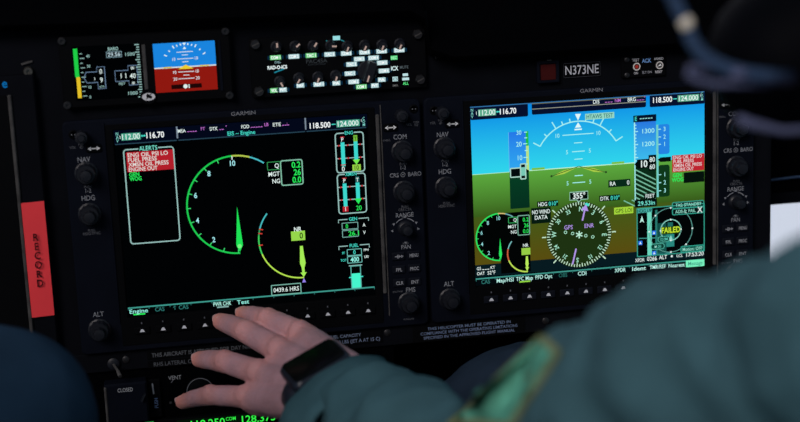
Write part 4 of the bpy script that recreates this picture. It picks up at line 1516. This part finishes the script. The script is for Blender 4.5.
n2 = wd2.cross(a2).normalized()
if n2.z > 0: n2 = -n2
fk = []
for i, sc in enumerate((0.95, 1.0, 0.95, 0.85)):
    K = WrR + a2 * 3.4 - wd2 * (0.9 - 0.6 * i)
    fk.append((tuple(K), tuple(K + a2 * 1.8 * sc - n2 * 1.5), sc))
hand(hb2, WrR, fk, (WrR + a2 * 0.8 - wd2 * 0.7, WrR + a2 * 2.0 - wd2 * 1.4, WrR + a2 * 3.0 - wd2 * 1.5 - n2 * 0.4, WrR + a2 * 3.7 - wd2 * 1.3 - n2 * 0.9), n2, (-0.6, -0.2, 0.2, 0.6), wd2)
hm2 = remeshed(hb2, 0.0022, 4)
bm_ = remeshed(bb, 0.006, 4)
pilot = link_mesh('person', join_meshes([bm_, hm, hm2]), M['skin'], None, W(18.5, -28.3, 25), 180)
tint_skin(pilot)
tag(pilot, 'person at right in a grey-green flight suit and black helmet, left hand pressing a key', 'person')
for i, (T, ax, sc) in enumerate(nails):
    q = B()
    nsd = ax.cross(nb).normalized()
    nn_ = nsd.cross(ax).normalized()
    if nn_.dot(nb) < 0: nn_ = -nn_
    lps = []
    for h, kk in ((-0.05, 0.9), (0.02, 1.0), (0.05, 0.75)):
        lps.append([T + nn_ * (0.26 * sc + h * 0.6 - 0.1 * abs(math.cos(2 * math.pi * k / 20)) * 0.8) + (nsd * math.cos(2 * math.pi * k / 20) * 0.19 + ax * math.sin(2 * math.pi * k / 20) * 0.24) * kk * sc for k in range(20)])
    q.loops(lps)
    q.build('fingernail', M['nail'], pilot, 60)
# watch
wc = Wr - fwr * 0.4 - nw * 0.15 + side * 0.08
ws = B()
lps = []
for h in (-0.42, -0.36, 0.36, 0.42):
    lps.append((h, 1.0 if abs(h) < 0.4 else 0.97))
ring = []
for h, kk in lps:
    ring.append([wc + fwr * h + (side * math.cos(2 * math.pi * k / 40) * 1.32 + nw * math.sin(2 * math.pi * k / 40) * 0.84) * kk for k in range(40)])
ring += [[wc + fwr * h + (side * math.cos(2 * math.pi * k / 40) * 1.22 + nw * math.sin(2 * math.pi * k / 40) * 0.74) for k in range(40)] for h in (0.42, -0.42)]
ring.append(ring[0])
ws.loops(ring, False, False)
watch = ws.build('wristwatch', M['watch'], pilot, 60)
tag(watch, 'dark blue wristwatch with a rectangular black face')
cs = B()
for z0, z1, hx, hy, r_, mt, nm in ((0.60, 1.0, 0.95, 0.74, 0.24, 'watch', 'watch_case'), (0.98, 1.025, 0.84, 0.63, 0.18, 'glassblk', 'watch_face')):
    q = B()
    lps = []
    for h, ins in ((z0, 0.05), (z0 + 0.06, 0), (z1 - 0.1 if nm == 'watch_case' else z1 - 0.01, 0), (z1, 0.07 if nm == 'watch_case' else 0.02)):
        lps.append([wc + side * x + fwr * y + nw * h for x, y in rrect(-hx + ins, -hy + ins, hx - ins, hy - ins, r_)])
    q.loops(lps)
    q.build(nm, M[mt], watch, 40)
# flight suit: one continuous garment over the body
sb = B()
for q in (-0.35, 0.35):
    capsule(sb, Wr + fa * 1.5 + side * q, 0.85, Wr + fa * 4.2 + side * q, 1.2)
capsule(sb, Wr + fa * 4.4, 1.5, Wr + fa * 6.5, 1.5)
capsule(sb, Wr + fa * 6.5, 1.45, El, 1.8)
A0, A1, A2, A3 = V(8.85, 0.4, 18.4), V(9.95, 2.3, 19.6), V(11.2, 3.6, 22.0), V(12.7, 4.2, 25.0)
capsule(sb, El, 1.8, A0, 1.6)
capsule(sb, A0, 1.75, A1, 1.6)
capsule(sb, A1, 1.6, A2, 1.95)
capsule(sb, A2, 2.1, A3, 2.2)
capsule(sb, El, 2.2, Sh, 2.6)
capsule(sb, El, 1.8, A1, 1.55)
capsule(sb, A0, 1.7, A2, 1.95)
capsule(sb, Sh, 2.4, V(17, 4.9, 27), 3.3)
capsule(sb, V(16.4, 6.2, 28), 2.2, V(11.5, 6.05, 28), 1.6)
capsule(sb, ShR, 2.8, V(20.5, 4.9, 28.5), 3.3)
capsule(sb, V(18.6, 3.0, 28.5), 4.7, hips, 5.7)
capsule(sb, ShR, 2.7, ElR, 2.2)
capsule(sb, ElR, 2.1, WrR - (WrR - ElR).normalized() * 0.6, 1.7)
capsule(sb, neck + V(0, -1.2, 0.4), 3.1, neck + V(0, -0.3, 0.2), 2.7)
fo = folds(0.014, 13, 1.3)


def suit_disp(co):
    return fo(co) + 0.0012 * noise.noise(co * 90)


sm_ = remeshed(sb, 0.005, 8, suit_disp)
bvh = BVHTree.FromPolygons([v.co.copy() for v in sm_.vertices], [tuple(p.vertices) for p in sm_.polygons])
suit = link_mesh('flight_suit', sm_, M['suit'], pilot, None, 180)
# turned-back cuff around the wrist
cf = B()
nr, na = 14, 56
lps = []
cprof = [(0.42, 1.54, 0.74), (0.3, 1.68, 0.84), (0.4, 1.78, 0.94), (1.1, 1.82, 1.02), (1.6, 1.80, 1.06), (1.95, 1.76, 1.06), (2.05, 1.64, 0.95),
         (1.95, 1.5, 0.85), (1.4, 1.54, 0.8), (0.9, 1.5, 0.72)]
for h, rs_, rn_ in cprof:
    lp = []
    for k in range(na):
        an = 2 * math.pi * k / na
        wv = 1 + 0.035 * math.sin(3 * an + h) + 0.03 * math.sin(5 * an - 2 * h + 1) + 0.02 * math.sin(9 * an + 3 * h)
        hv = 0.12 * math.sin(2 * an + 0.6) + 0.06 * math.sin(5 * an)
        lp.append(Wr + fwr * (h + hv) - nw * 0.06 + side * 0.12 + side * (math.cos(an) * rs_ * wv) + nw * (math.sin(an) * rn_ * wv * (1.0 if math.sin(an) > 0 else 1.25)))
    lps.append(lp)
lps.append(lps[0])
cf.loops(lps, False, False)
cuff = cf.build('cuff', M['suit'], suit, 180)
# patch on the upper arm, laid on the cloth
camp = W(0.8368, 13.158, 48.918)


def patch_mesh(quad, lift, n_=14):
    """cloth patch: a guide quad dropped on to the sleeve, with thickness"""
    vs, fs = [], []
    q0, q1, q2, q3 = [V(*q) for q in quad]
    grid_ = []
    for i in range(n_ + 1):
        for j in range(n_ + 1):
            x, y = i / n_, j / n_
            g_ = q0.lerp(q1, x).lerp(q3.lerp(q2, x), y)
            dw = (W(*g_) - camp).normalized()
            loc, nrm, ix, ds = bvh.ray_cast(camp, dw)
            if loc is None: loc, nrm = W(*g_), -dw
            grid_.append((loc, nrm if nrm.dot(dw) < 0 else -nrm))
    for layer_ in (0, 1):
        for loc, nrm in grid_:
            vs.append(loc + nrm * S * (lift if layer_ else -0.02))
    m1 = n_ + 1
    N = m1 * m1
    for i in range(n_):
        for j in range(n_):
            a_ = i * m1 + j
            fs.append((a_, a_ + m1, a_ + m1 + 1, a_ + 1))
            fs.append((N + a_, N + a_ + 1, N + a_ + m1 + 1, N + a_ + m1))
    edge = [i * m1 for i in range(m1)] + [n_ * m1 + j for j in range(1, m1)] + [i * m1 + n_ for i in range(n_ - 1, -1, -1)] + [j for j in range(n_ - 1, 0, -1)]
    for a_, b_ in zip(edge, edge[1:] + edge[:1]):
        fs.append((a_, b_, N + b_, N + a_))
    me = bpy.data.meshes.new('patch')
    me.from_pydata(vs, [], fs)
    bm = bmesh.new()
    bm.from_mesh(me)
    bmesh.ops.recalc_face_normals(bm, faces=bm.faces)
    bm.to_mesh(me)
    bm.free()
    return me


M['patch'] = mat('patch_cloth', (0.075, 0.27, 0.19), 0.9, 0.05, 0.5, 600, var=0.75, vscale=60)
M['patchedge'] = mat('patch_edge', (0.14, 0.17, 0.09), 0.9, 0.05)
pq = [(6.82, 2.08, 19.0), (8.95, 3.90, 19.0), (9.45, 3.44, 19.0), (8.27, 1.79, 19.0)]
pe = link_mesh('sleeve_patch', patch_mesh(pq, 0.08), M['patchedge'], pilot, None, 60)
pin = [tuple(V(*pq[0]).lerp(V(*pq[2]), 0.5).lerp(V(*q), 0.86)) for q in pq]
link_mesh('patch_center', patch_mesh(pin, 0.11), M['patch'], pe, None, 60)
tag(pe, 'green embroidered sleeve patch')
# trousers
tb = B()
for K, hip, kr_ in ((Kl, V(15.8, -10, 29), 2.7), (Kr, V(20.0, -10, 29), 4.7)):
    capsule(tb, hip, 3.9, K, kr_)
    ank = V(K.x + 0.4, -25.0, K.z - 1.5)
    capsule(tb, K, 2.6, ank + V(0, 1.5, 0), 2.0)
capsule(tb, V(18.5, -11, 31), 5.6, V(18.5, -9.8, 31.5), 5.8)
fo2 = folds(0.003, 20, 7.1)
link_mesh('trousers', remeshed(tb, 0.006, 6, fo2), M['suitdark'], pilot, None, 180)
bo = B()
for K in (Kl, Kr):
    ank = V(K.x + 0.4, -25.0, K.z - 1.5)
    capsule(bo, ank + V(0, 2.5, 0), 1.75, ank + V(0, -1.3, 0.6), 1.7)
    capsule(bo, ank + V(0, -1.6, 1.0), 1.6, ank + V(0, -1.8, -6.5), 1.5)
link_mesh('boots', remeshed(bo, 0.004, 4), M['boot'], pilot, None, 180)
# helmet with boom microphone
HV = V(*HC)
vs, fs = [], []
nu, nv = 40, 24
he = bmesh.new()
grid = {}
for i in range(nv + 1):
    th = math.pi * i / nv
    for k in range(nu):
        ph = 2 * math.pi * k / nu
        p = HV + V(0, 0.6, 0.2) + V(4.6 * math.sin(th) * math.cos(ph), 5.0 * math.cos(th), 5.1 * math.sin(th) * math.sin(ph))
        grid[i, k] = he.verts.new(W(*p))
for i in range(nv):
    for k in range(nu):
        q = [grid[i, k], grid[i, (k + 1) % nu], grid[i + 1, (k + 1) % nu], grid[i + 1, k]]
        cz = sum((x.co for x in q), Vector()) / 4
        du = (-(cz.y) / S) - HV.z
        dv = (cz.z - Z0) / S - HV.y
        if (du < -1.6 and dv < 2.2) or dv < -3.3: continue
        try: he.faces.new(q)
        except ValueError: pass
for x in [x for x in he.verts if not x.link_faces]:
    he.verts.remove(x)
bmesh.ops.remove_doubles(he, verts=he.verts, dist=1e-5)
hme = bpy.data.meshes.new('helmet')
he.to_mesh(hme)
he.free()
helmet = link_mesh('helmet', hme, M['helmet'], pilot, None, 180)
so = helmet.modifiers.new('thick', 'SOLIDIFY')
so.thickness = 0.012
tag(helmet, 'black flight helmet with a curved boom microphone')
for s_ in (-1, 1):
    q = B()
    c = HV + V(3.7 * s_, -1.7, 0.5)
    capsule(q, c, 2.0, c + V(0.6 * s_, -0.2, 0), 1.7)
    q.build('ear_cup', M['helmet'], helmet, 180)
q = B()
q.tube([(13.45, 9.40, 21.50), (12.61, 9.55, 22.00), (12.16, 9.65, 22.00), (11.80, 9.79, 22.00), (11.45, 10.00, 22.00), (11.22, 10.32, 22.00), (11.12, 10.64, 22.00), (10.98, 10.90, 22.00), (10.82, 11.24, 22.00), (10.61, 11.84, 22.00)],
       [0.15, 0.14, 0.14, 0.14, 0.14, 0.13, 0.13, 0.13, 0.13, 0.13], 14)
q.build('boom_microphone', M['boom'], helmet, 180)
q = B()
ball(q, (11.10, 10.65, 22.05), 0.135, 0.145, 0.135)
q.build('boom_joint', M['boomtip'], helmet, 180)
q = B()
ball(q, (12.12, 9.63, 22.10), 0.17, 0.12, 0.2)
q.build('boom_clamp', M['strap'], helmet, 180)
q = B()
q.tube([(12.94, 9.34, 21.70), (12.20, 9.42, 22.00), (11.70, 9.45, 22.00), (11.33, 9.55, 22.00), (11.15, 9.68, 22.00), (11.19, 9.79, 22.00), (11.60, 9.73, 22.00)], [0.07] * 7, 12)
q.build('microphone_cable', M['strap'], helmet, 180)
q = B()
q.tube([(12.37, 8.70, 21.50), (12.58, 8.57, 21.50), (13.31, 8.36, 21.50), (14.41, 8.32, 21.30), HV + V(-2.5, -3.9, 0), HV + V(-1.5, -4.2, -1.5), HV + V(0, -4.2, -3.0), HV + V(1.5, -4.2, -1.5), HV + V(3.4, -3.6, 0)], [0.07, 0.11, 0.08, 0.08, 0.1, 0.12, 0.12, 0.12, 0.12], 12)
q.build('chin_strap', M['strap'], helmet, 180)
for s_ in (-1, 1):
    q = B()
    ball(q, HV + V(1.3 * s_, 0.25, -2.75), 0.5)
    q.build('eye', M['eye'], pilot, 180)

# ---- the person in the left seat: only a knee is in view
K2, H2 = V(-3.55, -0.1, 10.0), V(-13.0, -8.0, 28.0)
K2l = V(-22.0, -1.0, 12.0)
H2l = V(-19.5, -8.0, 28.0)
b2 = B()
for K, hip in ((K2, H2), (K2l, H2l)):
    capsule(b2, hip, 3.1, K, 2.1)
    ank = V(K.x, -25, K.z - 3)
    capsule(b2, K, 2.0, ank, 1.3)
    capsule(b2, ank + V(0, -1.2, 1), 1.2, ank + V(0, -2.0, -6), 1.2)
capsule(b2, V(-16.5, -7, 29), 5.0, V(-16.5, 5, 31), 4.0)
S2, S2l = V(-11.1, 6.0, 31), V(-22.1, 6.0, 31)
for sh, el, wr in ((S2, V(-9.8, -3.5, 29), V(-9.8, -1.2, 20.0)), (S2l, V(-23.5, -3.5, 29), V(-20.8, -1.2, 20.0))):
    capsule(b2, V(-16.5, 6, 31), 3.0, sh, 2.2)
    capsule(b2, sh, 2.1, el, 1.6)
    capsule(b2, el, 1.5, wr, 1.0)
H2C = (-16.5, 15.5, 30)
capsule(b2, V(-16.5, 8, 31), 2.3, V(-16.5, 11.5, 31), 2.2)
head_shapes(b2, H2C)
h2 = B()
for wr, sx_ in ((V(-9.8, -1.2, 20.0), -1), (V(-20.8, -1.2, 20.0), 1)):
    a_ = V(-0.25 * -sx_ * -1, -0.25, -0.95).normalized()
    wd_ = V(-sx_ * -1, 0, 0.1).normalized()
    n_ = V(0, 1, -0.2).normalized()
    fk = []
    for i, sc in enumerate((0.95, 1.0, 0.95, 0.85)):
        K = wr + a_ * 3.4 - wd_ * (0.9 - 0.6 * i)
        fk.append((tuple(K), tuple(K + a_ * 2.6 * sc - n_ * 0.8), sc))
    hand(h2, wr, fk, (wr + a_ * 0.8 - wd_ * 0.7, wr + a_ * 2.0 - wd_ * 1.4, wr + a_ * 3.0 - wd_ * 1.6, wr + a_ * 3.8 - wd_ * 1.5), n_, (-0.6, -0.2, 0.2, 0.6), wd_)
p2 = link_mesh('person', join_meshes([remeshed(b2, 0.006, 4), remeshed(h2, 0.0025, 4)]), M['skin'], None, W(-16, -28.3, 25), 180)
tint_skin(p2)
tag(p2, 'person at lower left, only a knee in navy trousers in view', 'person')
tb = B()
for K, hip in ((K2, H2), (K2l, H2l)):
    capsule(tb, hip, 3.8, K, 2.75)
    ank = V(K.x, -25, K.z - 3)
    capsule(tb, K, 2.7, ank + V(0, 1.5, 0), 2.0)
capsule(tb, V(-16.5, -8, 29), 5.7, V(-16.5, -5, 29.5), 5.4)
link_mesh('trousers', remeshed(tb, 0.005, 8, folds(0.0022, 18, 3.3)), M['navy'], p2, None, 180)
tb = B()
capsule(tb, V(-16.5, -4, 29.3), 5.6, V(-16.5, 4.8, 31), 4.6)
for sh, el, wr in ((S2, V(-9.8, -3.5, 29), V(-9.8, -1.2, 20.0)), (S2l, V(-23.5, -3.5, 29), V(-20.8, -1.2, 20.0))):
    capsule(tb, V(-16.5, 6, 31), 3.3, sh, 2.6)
    capsule(tb, sh, 2.6, el, 2.1)
    capsule(tb, el, 2.0, wr - (wr - el).normalized() * 0.6, 1.6)
link_mesh('jacket', remeshed(tb, 0.006, 6, folds(0.003, 18, 5.3)), M['navy'], p2, None, 180)
tb = B()
for K in (K2, K2l):
    ank = V(K.x, -25, K.z - 3)
    capsule(tb, ank + V(0, 2.5, 0), 1.75, ank + V(0, -1.3, 0.6), 1.7)
    capsule(tb, ank + V(0, -1.6, 1.0), 1.6, ank + V(0, -1.8, -6.5), 1.5)
link_mesh('boots', remeshed(tb, 0.004, 4), M['boot'], p2, None, 180)
q = B()
c = V(*H2C)
ball(q, c + V(0, 1.5, 0.5), 3.2, 3.3, 3.9)
q.build('hair', M['hair'], p2, 180)
for s_ in (-1, 1):
    q = B()
    ball(q, c + V(1.3 * s_, 0.25, -2.75), 0.5)
    q.build('eye', M['eye'], p2, 180)
